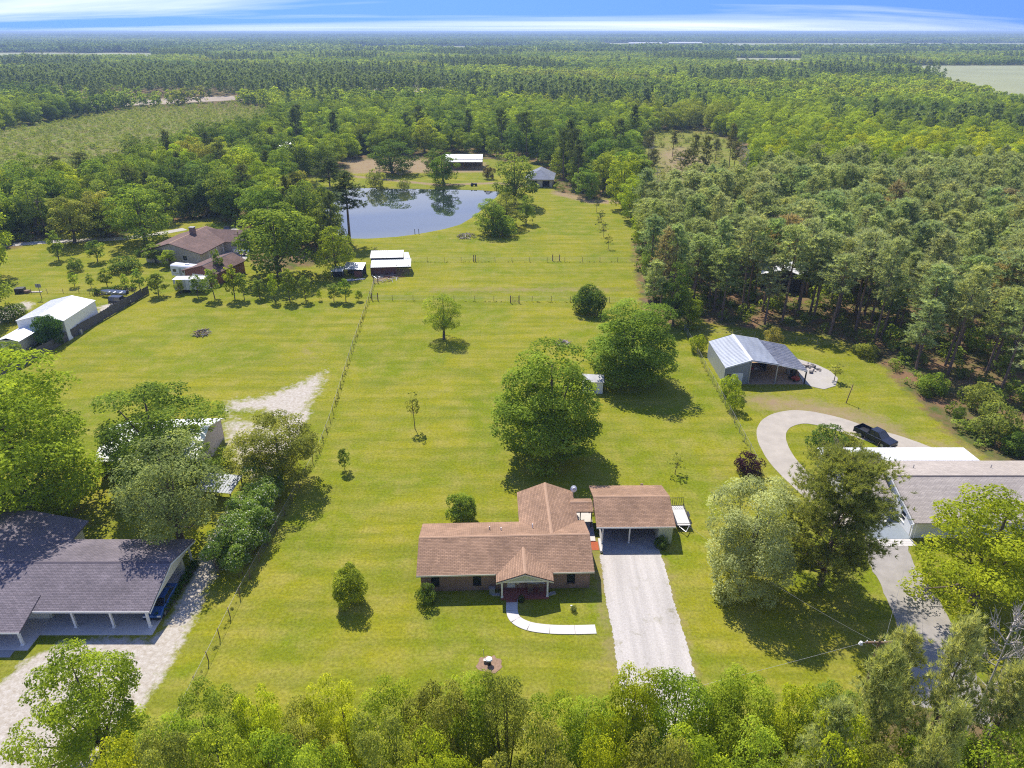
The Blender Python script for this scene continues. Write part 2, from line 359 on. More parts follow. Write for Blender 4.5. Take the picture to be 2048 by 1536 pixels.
put(dry, soft(poly_sd(px_, py_, W([(1478,795),(1530,790),(1640,805),(1760,835),(1815,870),(1850,890),(1990,935),(2048,985),(2048,960),(1940,905),(1870,880),(1800,890),(1740,860),(1600,825),(1545,822)])), 4.5)*1.05)
put(dry, soft(poly_sd(px_, py_, W([(840,571),(1240,572),(1262,583),(1235,588),(860,587)])), 2.2)*0.5)
put(dry, soft(poly_sd(px_, py_, W([(740,548),(790,535),(825,538),(800,552),(750,566)])), 1.5)*0.95)
put(dry, soft(poly_sd(px_, py_, W([(683,318),(800,317),(975,324),(975,345),(700,348)])), 3)*0.9)
put(dry, soft(2.0 - line_d(px_, py_, W([(560,352),(640,352),(700,352),(800,362),(880,370),(990,366),(1060,372)])), 1.6)*1.0)
put(dry, soft(poly_sd(px_, py_, W([(1105,380),(1190,398),(1240,400),(1250,408),(1180,408),(1100,388)])), 2)*0.9)
put(dry, soft(2.2 - line_d(px_, py_, W([(1190,1092),(1215,1180),(1235,1260),(1245,1330)])), 1.4)*0.55)
for ex in (9.55, 16.75): put(dry, soft(0.55 - line_d(px_, py_, [(ex,62),(ex,30)]), 0.9)*0.8)
for wp in ([(1420,1000),(1330,960),(1250,900),(1290,850)],[(1080,1240),(1000,1290),(900,1330),(700,1380)],[(700,640),(640,760),(590,900)],[(300,640),(420,700),(560,690)]): put(dry, soft(0.5 - line_d(px_, py_, W(wp)), 0.9)*0.42)
put(dry, soft(poly_sd(px_, py_, W([(560,690),(690,640),(670,760),(600,740),(540,740)])), 6)*0.42)
put(dry, soft(poly_sd(px_, py_, W([(1420,860),(1500,900),(1490,1000),(1420,1020),(1380,940)])), 5)*0.38)
put(dry, soft(poly_sd(px_, py_, [(-150,24),(150,24),(150,33),(-150,33)]), 3)*0.3)
straw = np.zeros(px_.shape)
for z_, w_ in ((PINE_WOOD, 3.0), (RIGHT_WOOD, 4.0), (LEFT_WOOD, 4.0), (BACK_WOOD, 4.0)): put(straw, soft(poly_sd(px_, py_, z_), w_))
put(straw, np.where((py_ > 300) & (np.abs(px_) > 45), 0.85, 0)); put(straw, np.where(py_ > 330, 0.85, 0))
put(straw, soft(poly_sd(px_, py_, [(21,20),(70,20),(72,46),(46,47),(27,42)]), 3.0)*0.75)
put(straw, soft(poly_sd(px_, py_, W([(30,985),(380,990),(360,1060),(180,1090),(60,1090)])), 3.0)*0.35)
rough_ = np.zeros(px_.shape); put(rough_, soft(poly_sd(px_, py_, CLEARCUT), 6)); put(rough_, soft(poly_sd(px_, py_, CLEARING), 6)*0.6)
straw = np.where(rough_ > 0.5, 0.1, straw)
put(dry, soft(poly_sd(px_, py_, W([(1300,300),(1380,290),(1450,345),(1400,385),(1330,360)])), 8)*0.8)
for nm, arr in (('sand', sand), ('dry', dry), ('straw', straw), ('roughland', rough_)):
    at = gme.attributes.new(nm, 'FLOAT', 'POINT'); at.data.foreach_set('value', arr.astype(np.float32))

def ground_material():
    m, n, l, p = newmat('ground')
    pos = n.new('ShaderNodeNewGeometry').outputs['Position']
    def noise(scale, detail=5, rough=0.6, st=(1,1,1), dist=0.0):
        mpp = n.new('ShaderNodeMapping'); mpp.inputs['Scale'].default_value = st; l.new(pos, mpp.inputs[0])
        t = n.new('ShaderNodeTexNoise'); t.inputs['Scale'].default_value = scale; t.inputs['Detail'].default_value = detail; t.inputs['Roughness'].default_value = rough; t.inputs['Distortion'].default_value = dist
        l.new(mpp.outputs[0], t.inputs['Vector']); return t.outputs['Fac']
    def rng_(src, a, b, c=0.0, d=1.0):
        r = n.new('ShaderNodeMapRange'); r.inputs[1].default_value = a; r.inputs[2].default_value = b; r.inputs[3].default_value = c; r.inputs[4].default_value = d
        l.new(src, r.inputs[0]); return r.outputs[0]
    def mixc(f, a, b):
        x = n.new('ShaderNodeMixRGB')
        if isinstance(f, float): x.inputs[0].default_value = f
        else: l.new(f, x.inputs[0])
        for i, v in ((1, a), (2, b)):
            if isinstance(v, tuple): x.inputs[i].default_value = (*v, 1)
            else: l.new(v, x.inputs[i])
        return x.outputs[0]
    def mth(op, a, b):
        x = n.new('ShaderNodeMath'); x.operation = op
        for i, v in enumerate((a, b)):
            if isinstance(v, (int, float)): x.inputs[i].default_value = v
            else: l.new(v, x.inputs[i])
        return x.outputs[0]
    def attr(nm):
        a = n.new('ShaderNodeAttribute'); a.attribute_name = nm; return a.outputs['Fac']
    big = noise(0.06, 6, 0.62, dist=0.8); mid = noise(0.32, 5, 0.65); fine = noise(3.2, 6, 0.75); streak = noise(0.5, 4, 0.6, (0.12, 1.0, 1))
    c = mixc(rng_(big, 0.40, 0.60), GRASS_A, GRASS_B)
    c = mixc(rng_(mid, 0.42, 0.68, 0, 0.7), c, GRASS_C)
    c = mixc(rng_(streak, 0.42, 0.66, 0, 0.6), c, GRASS_D)
    # wheel and mower passes
    wv = n.new('ShaderNodeTexWave'); wv.wave_type = 'BANDS'; wv.bands_direction = 'X'; wv.inputs['Scale'].default_value = 0.22; wv.inputs['Distortion'].default_value = 2.2; wv.inputs['Detail'].default_value = 2; wv.inputs['Detail Scale'].default_value = 0.35
    l.new(pos, wv.inputs['Vector'])
    c = mixc(mth('MULTIPLY', wv.outputs['Fac'], 0.07), c, GRASS_D)
    sc = n.new('ShaderNodeVectorMath'); sc.operation = 'SCALE'; l.new(c, sc.inputs[0]); l.new(rng_(fine, 0.3, 0.7, 0.6, 1.4), sc.inputs['Scale']); c = sc.outputs[0]
    # rough cut-over land
    ro = mixc(rng_(noise(0.09, 5, 0.7), 0.4, 0.62), (0.17,0.205,0.03), (0.235,0.18,0.08)); ro = mixc(rng_(noise(0.5, 5, 0.8), 0.45, 0.65), ro, (0.06,0.09,0.015))
    c = mixc(attr('roughland'), c, ro)
    # straw under the trees
    st_ = mixc(rng_(noise(0.22, 5, 0.7), 0.4, 0.62), (0.19,0.115,0.062), (0.075,0.10,0.022))
    sm = rng_(mth('ADD', attr('straw'), mth('MULTIPLY', mth('SUBTRACT', noise(0.45, 5, 0.7), 0.5), 1.1)), 0.35, 0.65)
    c = mixc(sm, c, st_)
    # dry thin grass
    dm = rng_(mth('ADD', attr('dry'), mth('MULTIPLY', mth('SUBTRACT', noise(0.6, 6, 0.75), 0.5), 1.2)), 0.32, 0.85)
    c = mixc(dm, c, mixc(rng_(mid, 0.35, 0.65), (0.28,0.215,0.11), (0.25,0.175,0.105)))
    # bare pale soil with stones
    sdm = rng_(mth('ADD', attr('sand'), mth('MULTIPLY', mth('SUBTRACT', noise(0.9, 7, 0.8), 0.5), 1.3)), 0.42, 0.66)
    c = mixc(sdm, c, mixc(rng_(noise(2.2, 7, 0.8), 0.35, 0.65), (0.50,0.46,0.395), (0.31,0.26,0.19)))
    l.new(c, p.inputs['Base Color']); p.inputs['Roughness'].default_value = 0.95; p.inputs['Specular IOR Level'].default_value = 0.04
    b = n.new('ShaderNodeBump'); b.inputs['Strength'].default_value = 0.5; b.inputs['Distance'].default_value = 0.12
    l.new(mth('ADD', fine, mth('MULTIPLY', mid, 1.2)), b.inputs['Height']); l.new(b.outputs[0], p.inputs['Normal'])
    return m
GRASS_A, GRASS_B, GRASS_C, GRASS_D = (0.152,0.184,0.010), (0.232,0.22,0.015), (0.28,0.24,0.06), (0.118,0.146,0.010)
gme.materials.append(ground_material())
ground = link('ground', gme); tag(ground, kind='structure')

# water
def water_material():
    m, n, l, p = newmat('water')
    p.inputs['Base Color'].default_value = (0.018, 0.028, 0.022, 1); p.inputs['Roughness'].default_value = 0.015; p.inputs['IOR'].default_value = 2.5
    p.inputs['Specular IOR Level'].default_value = 0.75
    c = n.new('ShaderNodeTexCoord'); t = n.new('ShaderNodeTexNoise'); t.inputs['Scale'].default_value = 0.9; t.inputs['Detail'].default_value = 3
    l.new(c.outputs['Object'], t.inputs['Vector']); b = n.new('ShaderNodeBump'); b.inputs['Strength'].default_value = 0.03; b.inputs['Distance'].default_value = 0.05
    l.new(t.outputs['Fac'], b.inputs['Height']); l.new(b.outputs[0], p.inputs['Normal'])
    return m
pw = MB().slab([(-100,193,-0.34),(2,193,-0.34),(2,277,-0.34),(-100,277,-0.34)], 0.02).build('pond_water', water_material()); tag(pw, kind='structure')

# roads, drives, walks
def gravel_material(name, a, b_, sc=5.0):
    m, n, l, p = newmat(name)
    pos = n.new('ShaderNodeNewGeometry').outputs['Position']
    def noise(s, d=6, r=0.75):
        t = n.new('ShaderNodeTexNoise'); t.inputs['Scale'].default_value = s; t.inputs['Detail'].default_value = d; t.inputs['Roughness'].default_value = r; l.new(pos, t.inputs['Vector']); return t.outputs['Fac']
    r1 = n.new('ShaderNodeMapRange'); r1.inputs[1].default_value = 0.33; r1.inputs[2].default_value = 0.62; l.new(noise(sc), r1.inputs[0])
    x = n.new('ShaderNodeMixRGB'); x.inputs[1].default_value = (*b_, 1); x.inputs[2].default_value = (*a, 1); l.new(r1.outputs[0], x.inputs[0])
    r2 = n.new('ShaderNodeMapRange'); r2.inputs[1].default_value = 0.56; r2.inputs[2].default_value = 0.68; r2.inputs[4].default_value = 0.65; l.new(noise(0.35, 7, 0.8), r2.inputs[0])
    y = n.new('ShaderNodeMixRGB'); l.new(x.outputs[0], y.inputs[1]); y.inputs[2].default_value = (0.2,0.18,0.09,1); l.new(r2.outputs[0], y.inputs[0])
    l.new(y.outputs[0], p.inputs['Base Color']); p.inputs['Roughness'].default_value = 0.95; p.inputs['Specular IOR Level'].default_value = 0.15
    mq = n.new('ShaderNodeMapping'); mq.inputs['Scale'].default_value = (1.1, 0.07, 1); l.new(pos, mq.inputs[0])
    tq = n.new('ShaderNodeTexNoise'); tq.inputs['Scale'].default_value = 1.0; tq.inputs['Detail'].default_value = 5; l.new(mq.outputs[0], tq.inputs['Vector'])
    rq = n.new('ShaderNodeMapRange'); rq.inputs[1].default_value = 0.34; rq.inputs[2].default_value = 0.66; rq.inputs[3].default_value = 0.87; rq.inputs[4].default_value = 1.08; l.new(tq.outputs['Fac'], rq.inputs[0])
    vq = n.new('ShaderNodeVectorMath'); vq.operation = 'SCALE'; l.new(y.outputs[0], vq.inputs[0]); l.new(rq.outputs[0], vq.inputs['Scale']); l.new(vq.outputs[0], p.inputs['Base Color'])
    bb = n.new('ShaderNodeBump'); bb.inputs['Strength'].default_value = 0.8; bb.inputs['Distance'].default_value = 0.05; l.new(noise(9, 3), bb.inputs['Height']); l.new(bb.outputs[0], p.inputs['Normal'])
    return m
gravel_m = gravel_material('white_gravel', (0.48,0.445,0.40), (0.385,0.35,0.305))
def smooth_line(pts, per=8):
    pts = [Vector((p[0], p[1], 0)) for p in pts]; out = []
    for i in range(len(pts)-1):
        p0, p1, p2, p3 = pts[max(i-1,0)], pts[i], pts[i+1], pts[min(i+2,len(pts)-1)]
        for k in range(per):
            t = k/per; out.append(0.5*((2*p1) + (p2-p0)*t + (2*p0-5*p1+4*p2-p3)*t*t + (3*p1-p0-3*p2+p3)*t**3))
    return out + [pts[-1]]
def ribbon(name, pts, width, mat, z=0.02, t=0.05, jitter=0.0, parent=None, kind='structure', w1=None):
    mb = MB(); n = len(pts); L, Rr = [], []
    for i, p in enumerate(pts):
        d = (pts[min(i+1,n-1)] - pts[max(i-1,0)]); d.z = 0; d.normalize(); s = Vector((d.y, -d.x, 0)); w = width + ((w1-width)*i/(n-1) if w1 else 0)
        L.append(p - s*(w/2 + random.uniform(-jitter, jitter))); Rr.append(p + s*(w/2 + random.uniform(-jitter, jitter)))
    vs = [(*q[:2], z) for q in L] + [(*q[:2], z) for q in Rr] + [(*q[:2], z-t) for q in L] + [(*q[:2], z-t) for q in Rr]
    fs = []
    for i in range(n-1):
        fs += [(i, i+n, i+n+1, i+1), (i, i+1, i+1+2*n, i+2*n), (i+n, i+3*n, i+3*n+1, i+n+1)]
    fs += [(0, 2*n, 3*n, n), (n-1, 2*n-1, 4*n-1, 3*n-1)]
    mb.add(vs, fs); o = mb.build(name, mat, parent)
    if parent is None: tag(o, kind=kind)
    return o
dl = [Vector((13.1 + 0.05*math.sin(k*0.11), 62.25 - k*0.17, 0)) for k in range(0, 175)]
ribbon('gravel_driveway', dl, 6.9, gravel_m, 0.02, 0.05, 0.09)
road_m = asphalt
ribbon('road', [Vector((-160,25.5,0)), Vector((-60,26,0)), Vector((0,26,0)), Vector((60,26.5,0)), Vector((200,25,0))], 6.2, road_m, 0.03)
# curved concrete walk in slabs
wk = smooth_line(W([(1025,1197),(1024,1222),(1032,1240),(1058,1253),(1100,1259),(1150,1260),(1192,1259)]), 6)
walk = bpy.data.objects.new('concrete_walk', None); COL.objects.link(walk); tag(walk, kind='structure')
for a in range(0, len(wk)-1, 6):
    seg = wk[a:a+7]
    if len(seg) > 1:
        seg = [p.copy() for p in seg]; d = (seg[-1]-seg[-2]).normalized(); seg[-1] = seg[-1] - d*0.03
        ribbon('slab', seg, 1.15, concrete_white, 0.07, 0.12, 0.0, walk)
# the neighbour's curved drive (concrete) and front drive (asphalt)
cd = smooth_line([(40.2,66),(39.3,70),(37.6,76),(36.6,82),(37.2,88),(39.6,92),(43.5,93.6),(47.5,92),(51,88.8),(54.3,86.2),(57,83.2),(58.2,80.8)], 6)
ribbon('concrete_drive', cd, 3.7, concrete_beige, 0.035, 0.08, 0.03, None, 'structure', 4.5)
ad = smooth_line(W([(1775,1058),(1772,1090),(1785,1130),(1815,1180),(1850,1250),(1880,1330),(1900,1430)]), 6)
ribbon('asphalt_drive', ad, 4.2, asphalt, 0.035, 0.06, 0.1, None, 'structure', 6.0)
cp = W([(1588,716),(1632,729),(1660,742),(1676,757),(1671,772),(1648,779),(1625,774),(1606,766),(1590,735)])
tag(MB().slab([(x,y,0.06) for x,y in reversed(cp)], 0.1).build('concrete_pad', concrete_tan), kind='structure')
# pale road and yard of the brown roofed house
ribbon('pale_road', smooth_line(W([(-120,500),(40,488),(150,481),(230,478),(300,470),(370,458)]), 5), 3.4, concrete_tan, 0.03, 0.05, 0.15)
yd = W([(428,470),(470,455),(498,470),(498,515),(470,535),(440,520)])
tag(MB().slab([(x,y,0.028) for x,y in reversed(yd)], 0.05).build('yard_paving', concrete_tan), kind='structure')

# open fields beyond the woods
field_m = plain('pale_field_grass', (0.235,0.245,0.115), 0.95, var=0.18, scale=0.01)
bare_field_m = plain('bare_field_soil', (0.30,0.24,0.17), 0.95, var=0.25, scale=0.02)
for i_, (f_, m_) in enumerate(zip(FAR_FIELDS, [field_m, field_m, bare_field_m, bare_field_m, field_m, bare_field_m, field_m, field_m, field_m])):
    tag(MB().slab([(x,y,0.05) for x,y in f_], 0.1).build('field', m_), kind='structure')

# ================================================================== trees: a few shapes of each kind, every tree its own object
def unit(v): return v / np.maximum(np.linalg.norm(v, axis=-1, keepdims=True), 1e-9)
def cards(P, N, size, aspect, rg, bend=0.2):
    """leaf-shaped four-cornered faces"""
    n = len(P); t = unit(np.cross(N, rg.normal(size=(n,3)))); b = np.cross(N, t); s = (size*rg.uniform(0.65,1.35,n))[:, None]
    V = np.stack([P + t*s*0.5 - N*s*bend*0.5, P + b*s*0.5*aspect, P - t*s*0.5 - N*s*bend*0.5, P - b*s*0.5*aspect], 1)
    return V.reshape(-1,3), np.arange(4*n).reshape(-1,4)
def leaf_mesh(name, V, F, v, mat):
    me = bpy.data.meshes.new(name); np_mesh(me, V, F); me.materials.append(mat)
    a = me.attributes.new('v', 'FLOAT', 'FACE'); a.data.foreach_set('value', v.astype(np.float32)); return me
def clump_centres(rg, n, Rr, z0, z1, flat=0.5, fill=0.25, lob=0.22, cone=0.0):
    """centres of leaf masses spread over an uneven crown"""
    i = np.arange(n) + 0.5; ph = math.pi*(1+5**0.5)*i + rg.uniform(0,6); u = 1 - 1.72*i/n
    d = np.stack([np.cos(ph)*np.sqrt(np.maximum(0,1-u*u)), np.sin(ph)*np.sqrt(np.maximum(0,1-u*u)), u], 1); d = unit(d + rg.normal(0,0.16,d.shape))
    lobes = unit(rg.normal(size=(7,3))); la = rg.uniform(-1,1,7)
    m = 1 + lob*(np.maximum(0, d @ lobes.T)**3 @ la)
    r = np.where(rg.random(n) < fill, rg.uniform(0.25,0.65,n), rg.uniform(0.66,0.95,n))*m
    hz = (z1-z0)/2; c = d*r[:, None]; zz = c[:,2]
    rad = Rr*(1 - cone*np.clip(zz*0.5+0.5, 0, 1))
    return np.stack([c[:,0]*rad, c[:,1]*rad, z0 + np.clip((zz+0.66)/1.60, 0, 1)*(z1-z0)], 1), d
def broadleaf(name, seed, H=12.0, Rr=5.0, base=0.07, nc=60, cr=0.30, nl=12000, leaf=0.28, up=0.95, fill=0.25, lob=0.25, cone=0.0, flat=0.72, mat=None, aspect=0.62, limbs=9, tw=0.028):
    rg = np.random.default_rng(seed); mat = mat or leaf_m
    C, D = clump_centres(rg, nc, Rr*0.86, H*base+Rr*0.10, H*0.945, fill=fill, lob=lob, cone=cone)
    rad = Rr*cr*rg.uniform(0.65,1.3,nc)*(1 - cone*0.5*np.clip((C[:,2]/H), 0, 1))
    w = rad**2; k = rg.choice(nc, nl, p=w/w.sum())
    out = unit(np.stack([C[:,0], C[:,1], (C[:,2]-H*0.5)*1.0], 1))
    d = unit(rg.normal(size=(nl,3)) + out[k]*0.55 + np.array([0,0,0.35]))
    P = C[k] + d*(rad[k]*np.cbrt(rg.uniform(0.25,1.0,nl))*rg.uniform(0.9,1.12,nl))[:, None]*np.array([1,1,flat])
    N = unit(d*0.8 + np.array([0,0,up]) + rg.normal(0,0.45,(nl,3)))
    V, F = cards(P, N, leaf, aspect, rg)
    cv = rg.uniform(-0.7,0.7,nc); v = np.clip(cv[k] + rg.normal(0,0.38,nl), -1, 1)
    crown = leaf_mesh(name+'_crown', V, F, v, mat)
    tb = MB(); tr = H*tw; fork = H*(base+0.10)
    lean = rg.uniform(-0.03,0.03,2)*H
    tb.path([(0,0,-0.2),(0,0,0.15*H*base),(lean[0]*0.4,lean[1]*0.4,fork*0.6),(lean[0],lean[1],fork)], [tr*1.5,tr*1.05,tr*0.9,tr*0.72], 8)
    tb.path([(lean[0],lean[1],fork*0.96),(lean[0]*1.3,lean[1]*1.3,H*0.6),(lean[0]*1.2,lean[1],H*0.88)], [tr*0.7,tr*0.42,tr*0.08], 6)
    for j in rg.choice(nc, min(limbs,nc), replace=False):
        q = C[j]; a = Vector((lean[0],lean[1],fork + rg.uniform(-0.1,0.35)*(H*0.55-fork))); e = Vector(q); mdl = a.lerp(e,0.5) + Vector((0,0,-0.03*H + rg.uniform(-.3,.3)))
        tb.path([a, mdl, e], [tr*0.42,tr*0.26,tr*0.05], 5)
    return dict(trunk=tb.mesh(name+'_trunk', bark_m, True), crown=crown, H=H, R=Rr)
def star(P, O, length, width, k, rg, spread=0.9):
    """needle tufts: k thin blades from each point, mostly along O"""
    n = len(P); d = unit(np.repeat(O, k, 0)*spread + rg.normal(0,0.62,(n*k,3))); p = np.repeat(P, k, 0); L = (length*rg.uniform(0.7,1.25,n*k))[:, None]
    s = unit(np.cross(d, rg.normal(size=d.shape)))*width*0.5
    V = np.stack([p - s*0.7 + d*L*0.05, p + s*0.7 + d*L*0.05, p + d*L + s*0.25], 1); return V.reshape(-1,3), np.arange(3*n*k).reshape(-1,3)
def pine(name, seed, H=18.0, Rr=2.8, c0=0.5, step=0.6, per=4, tufts=4, L=0.6, Wd=0.14, k=9, mat=None, tr=0.17, round_=False, clus=0.45):
    rg = np.random.default_rng(seed); tb = MB(); P, O, cv = [], [], []
    bend = rg.uniform(-0.25,0.25,2)
    ax = lambda z: np.array([bend[0]*math.sin(z/H*2.6), bend[1]*math.sin(z/H*2.1), z])
    tb.path([Vector(ax(H*t)) - Vector((0,0,0.2 if t==0 else 0)) for t in (0,.2,.45,.7,.9,1)], [tr*1.25,tr,tr*.82,tr*.55,tr*.25,tr*.06], 7)
    z = H*c0
    while z < H*0.99:
        f = (z/H - c0)/(1-c0)
        prof = (math.sqrt(max(0, 1-(2*f-0.85)**2/1.35)) if round_ else (min(1.0, 0.55+1.6*f)*(1-f)**0.62 + 0.08))
        for _ in range(per):
            az = rg.uniform(0,6.283); Lb = Rr*prof*rg.uniform(0.45,1.12); el = rg.uniform(-0.15,0.35) + 0.55*f
            dr = np.array([math.cos(az)*math.cos(el), math.sin(az)*math.cos(el), math.sin(el)]); a = ax(z)
            e = a + dr*Lb + np.array([0,0,0.10*Lb])
            tb.path([Vector(a), Vector(a + dr*Lb*0.55), Vector(e)], [tr*0.20*(1.1-f),tr*0.13*(1.1-f),tr*0.04], 4)
            nt = max(2, int(round(tufts*(0.5+Lb/Rr)))); bv = rg.uniform(-0.5,0.5)
            for q in range(nt):
                s = rg.uniform(0.42,1.0); c = a + (e-a)*s + rg.normal(0,clus*(0.35+0.5*s),3)*np.array([1,1,0.55]); c[2] = min(c[2], H*0.985 + rg.uniform(-.5,.15) - 0.25*Rr*min(1,math.hypot(c[0],c[1])/Rr)**2)
                P.append(c); o = dr*0.7 + np.array([0,0,0.75]) + rg.normal(0,0.3,3); O.append(o); cv.append(bv + rg.normal(0,0.2))
        z += step*rg.uniform(0.7,1.3)
    for q in range(4): P.append(ax(H) + rg.normal(0,0.12,3)); O.append(np.array([0,0,1.])); cv.append(0.3)
    P = np.array(P); O = unit(np.array(O)); V, F = star(P, O, L, Wd, k, rg)
    v = np.clip(np.repeat(np.array(cv), k) + rg.normal(0,0.2,len(F)), -1, 1)
    return dict(trunk=tb.mesh(name+'_trunk', pine_bark, True), crown=leaf_mesh(name+'_crown', V, F, v, mat or needle_m), H=H, R=Rr)
def bush(name, seed, H=2.2, Rr=1.3, nc=26, nl=2600, leaf=0.16, cr=0.42, up=0.4, mat=None, lob=0.2, cone=0.0, aspect=0.6):
    p = broadleaf(name, seed, H, Rr, base=0.02, nc=nc, cr=cr, nl=nl, leaf=leaf, up=up, lob=lob, cone=cone, mat=mat, limbs=5, tw=0.022, aspect=aspect, fill=0.15)
    return p
def bare(name, seed, H=14.0, Rr=3.6, mat=None, twigs=16, leafy=0):
    rg = np.random.default_rng(seed); tb = MB(); tr = 0.15
    tb.path([(0,0,-.2),(0.1,0,H*.3),(0.25,.1,H*.6),(.2,.2,H*.96)], [tr*1.3,tr,tr*.6,tr*.1], 6); P = []
    for i in range(twigs):
        z = H*rg.uniform(.38,.92); az = rg.uniform(0,6.28); L = Rr*rg.uniform(.4,1)*(1.25-z/H); a = Vector((0.2*z/H,0.1*z/H,z)); d = Vector((math.cos(az),math.sin(az),rg.uniform(.35,.9))).normalized(); e = a + d*L
        tb.path([a, a+d*L*.5+Vector((0,0,-.08)), e], [tr*.3,tr*.2,.02], 4)
        for j in range(7):
            s = rg.uniform(.3,1); b = a + d*L*s; d2 = (d + Vector(rg.normal(0,.6,3)) + Vector((0,0,.2))).normalized(); f = b + d2*L*rg.uniform(.2,.45); tb.path([b,b.lerp(f,.5),f], [.035,.028,.012], 3); P.append(f)
            for q in range(3):
                d3 = (d2 + Vector(rg.normal(0,.6,3))).normalized(); g = b.lerp(f, rg.uniform(.4,1)); h = g + d3*rg.uniform(.3,.8); tb.path([g,h],[.018,.009],3); P.append(h)
    n = max(leafy, 30); P = np.array([tuple(P[i]) for i in rg.integers(0,len(P),n)]) + rg.normal(0,.15,(n,3)); V, F = cards(P, unit(rg.normal(size=(n,3))), .16, .6, rg)
    return dict(trunk=tb.mesh(name+'_trunk', mat or bare_bark), crown=leaf_mesh(name+'_crown', V, F, rg.uniform(-1,1,n), leaf_m), H=H, R=Rr)

OAK_N = [broadleaf('oak_near', 10+i, nl=21000, leaf=0.23, nc=90, cr=0.25, flat=0.66) for i in range(3)]
DENSE_N = [broadleaf('dense_near', 15+i, nl=32000, leaf=0.22, nc=90, cr=0.27, base=0.02, fill=0.3, lob=0.36, flat=0.68) for i in range(3)]
AIRY_N = [broadleaf('airy_near', 20+i, nl=12000, leaf=0.22, nc=70, cr=0.25, fill=0.4, lob=0.35, base=0.1, limbs=22) for i in range(2)]
LAYER_N = [broadleaf('layered_near', 30+i, nl=20000, leaf=0.23, nc=80, cr=0.25, flat=0.45, up=0.8, lob=0.35, limbs=16) for i in range(2)]
ROW_N = [broadleaf('foreground', 40+i, H=11, Rr=4.2, nl=19000, leaf=0.18, nc=90, cr=0.235, flat=0.62, lob=0.35, base=0.12, fill=0.35, limbs=20) for i in range(4)]
OAK_M = [broadleaf('oak_mid', 50+i, nl=6500, leaf=0.38, nc=56, cr=0.28, lob=0.36, base=0.06, flat=0.62) for i in range(6)]
YOUNG = [broadleaf('young', 60+i, H=4.6, Rr=1.7, nl=1500, leaf=0.23, nc=30, cr=0.30, cone=0.55, base=0.2, tw=0.016, lob=0.3) for i in range(3)]
SAPL = [broadleaf('sapling', 70+i, H=3.6, Rr=1.2, nl=260, leaf=0.2, nc=22, cr=0.2, cone=0.3, base=0.3, tw=0.012, lob=0.4, limbs=14) for i in range(2)]
BUSH = [bush('bush', 80+i) for i in range(3)]
FIRB = [bush('dense_bush', 90+i, nl=7500, leaf=0.125, cr=0.40, nc=40, lob=0.08) for i in range(2)]
PINE_N = [pine('pine_near', 100+i, H=16, Rr=6.2, c0=0.10, step=0.28, per=5, tufts=24, L=0.46, Wd=0.085, k=15, tr=0.26, round_=True, clus=0.55) for i in range(1)]
PINE_NS = [pine('pine_slender_near', 105+i, H=15, Rr=2.8, c0=0.3, step=0.34, per=4, tufts=11, L=0.42, Wd=0.08, k=14, tr=0.15, clus=0.42) for i in range(2)]
PINE_M = [pine('pine_mid', 110+i, H=18, Rr=3.0, c0=0.45 + 0.06*(i % 3), step=0.44, per=4, tufts=5, L=0.6, Wd=0.19, k=10, clus=0.5, round_=(i % 2 == 0)) for i in range(6)]
BARE = [bare('bare', 120+i) for i in range(2)]

BRIGHT, LIME, MID, DARK, OLIVE, PALE, PINE_G, PURPLE = (0.30,0.385,0.035), (0.38,0.43,0.025), (0.225,0.31,0.045), (0.14,0.215,0.040), (0.29,0.32,0.06), (0.44,0.50,0.22), (0.345,0.405,0.185), (0.07,0.03,0.05)
def vary(c, a=0.14):
    k = 1 + random.uniform(-a, a); return (c[0]*k*(1+random.uniform(-a,a)*0.5), c[1]*k, c[2]*k*(1+random.uniform(-a,a)), 1)
def plant(name, protos, x, y, h, r, tint, label, cat='tree', group=None, part='crown', jit=0.14, trunk='trunk', z=0.0):
    p = random.choice(protos); t = thing(name, label, cat, (x,y,z), random.uniform(0,6.283), group)
    t.scale = (r/p['R'], r/p['R'], h/p['H'])
    link(trunk, p['trunk'], t); c = link(part, p['crown'], t); c.color = vary(tint, jit)
    return t
def T(name, protos, bx, by, top, wpx, tint, label, cat='tree', group=None, part='crown', jit=0.08, hk=1.0):
    g = G(bx, by); h = height_at(g.y, top)*hk; mid = Vector((g.x, g.y, h*0.55)); r = wpx/FPX*depth_of(mid)/2
    return plant(name, protos, g.x, g.y, max(h,0.5), r, tint, label, cat, group, part, jit, 'stem' if cat in ('shrub','bush') else 'trunk')
FIXED = []
def TT(*a, **k):
    t = T(*a, **k); FIXED.append((t.location.x, t.location.y, t.scale.x*5)); return t

# --- the brick house's garden
TT('pecan_tree', AIRY_N, 888,678, 583,84, BRIGHT, 'light airy tree standing alone in the middle of the long pasture')
TT('evergreen_bush', FIRB, 1177,626, 573,64, DARK, 'round dark evergreen bush standing by the far cross fence', 'bush')
TT('oak_tree', DENSE_N, 1262,760, 606,212, (0.235,0.335,0.045), 'broad dark oak beside the small white shed, farther from the house')
TT('oak_tree', DENSE_N, 1092,908, 702,248, (0.235,0.335,0.045), 'large dense oak directly behind the brick house')
TT('sapling', SAPL, 830,858, 775,46, OLIVE, 'thin sparse sapling standing alone left of the large oak')
TT('sapling', YOUNG, 690,941, 893,34, MID, 'little leafy sapling near the bend of the left wire fence')
TT('sapling', SAPL, 1350,948, 908,42, OLIVE, 'sparse dark sapling between the carport and the right chain link fence')
TT('shrub', FIRB, 925,1042, 990,62, MID, 'rounded shrub behind the left end of the brick house', 'shrub')
TT('shrub', FIRB, 702,1206, 1132,64, (0.36,0.42,0.055), 'upright bright yellow-green shrub on the lawn left of the brick house', 'shrub')
TT('shrub', BUSH, 853,1206, 1170,38, DARK, 'dark shrub at the left front corner of the brick house', 'shrub')
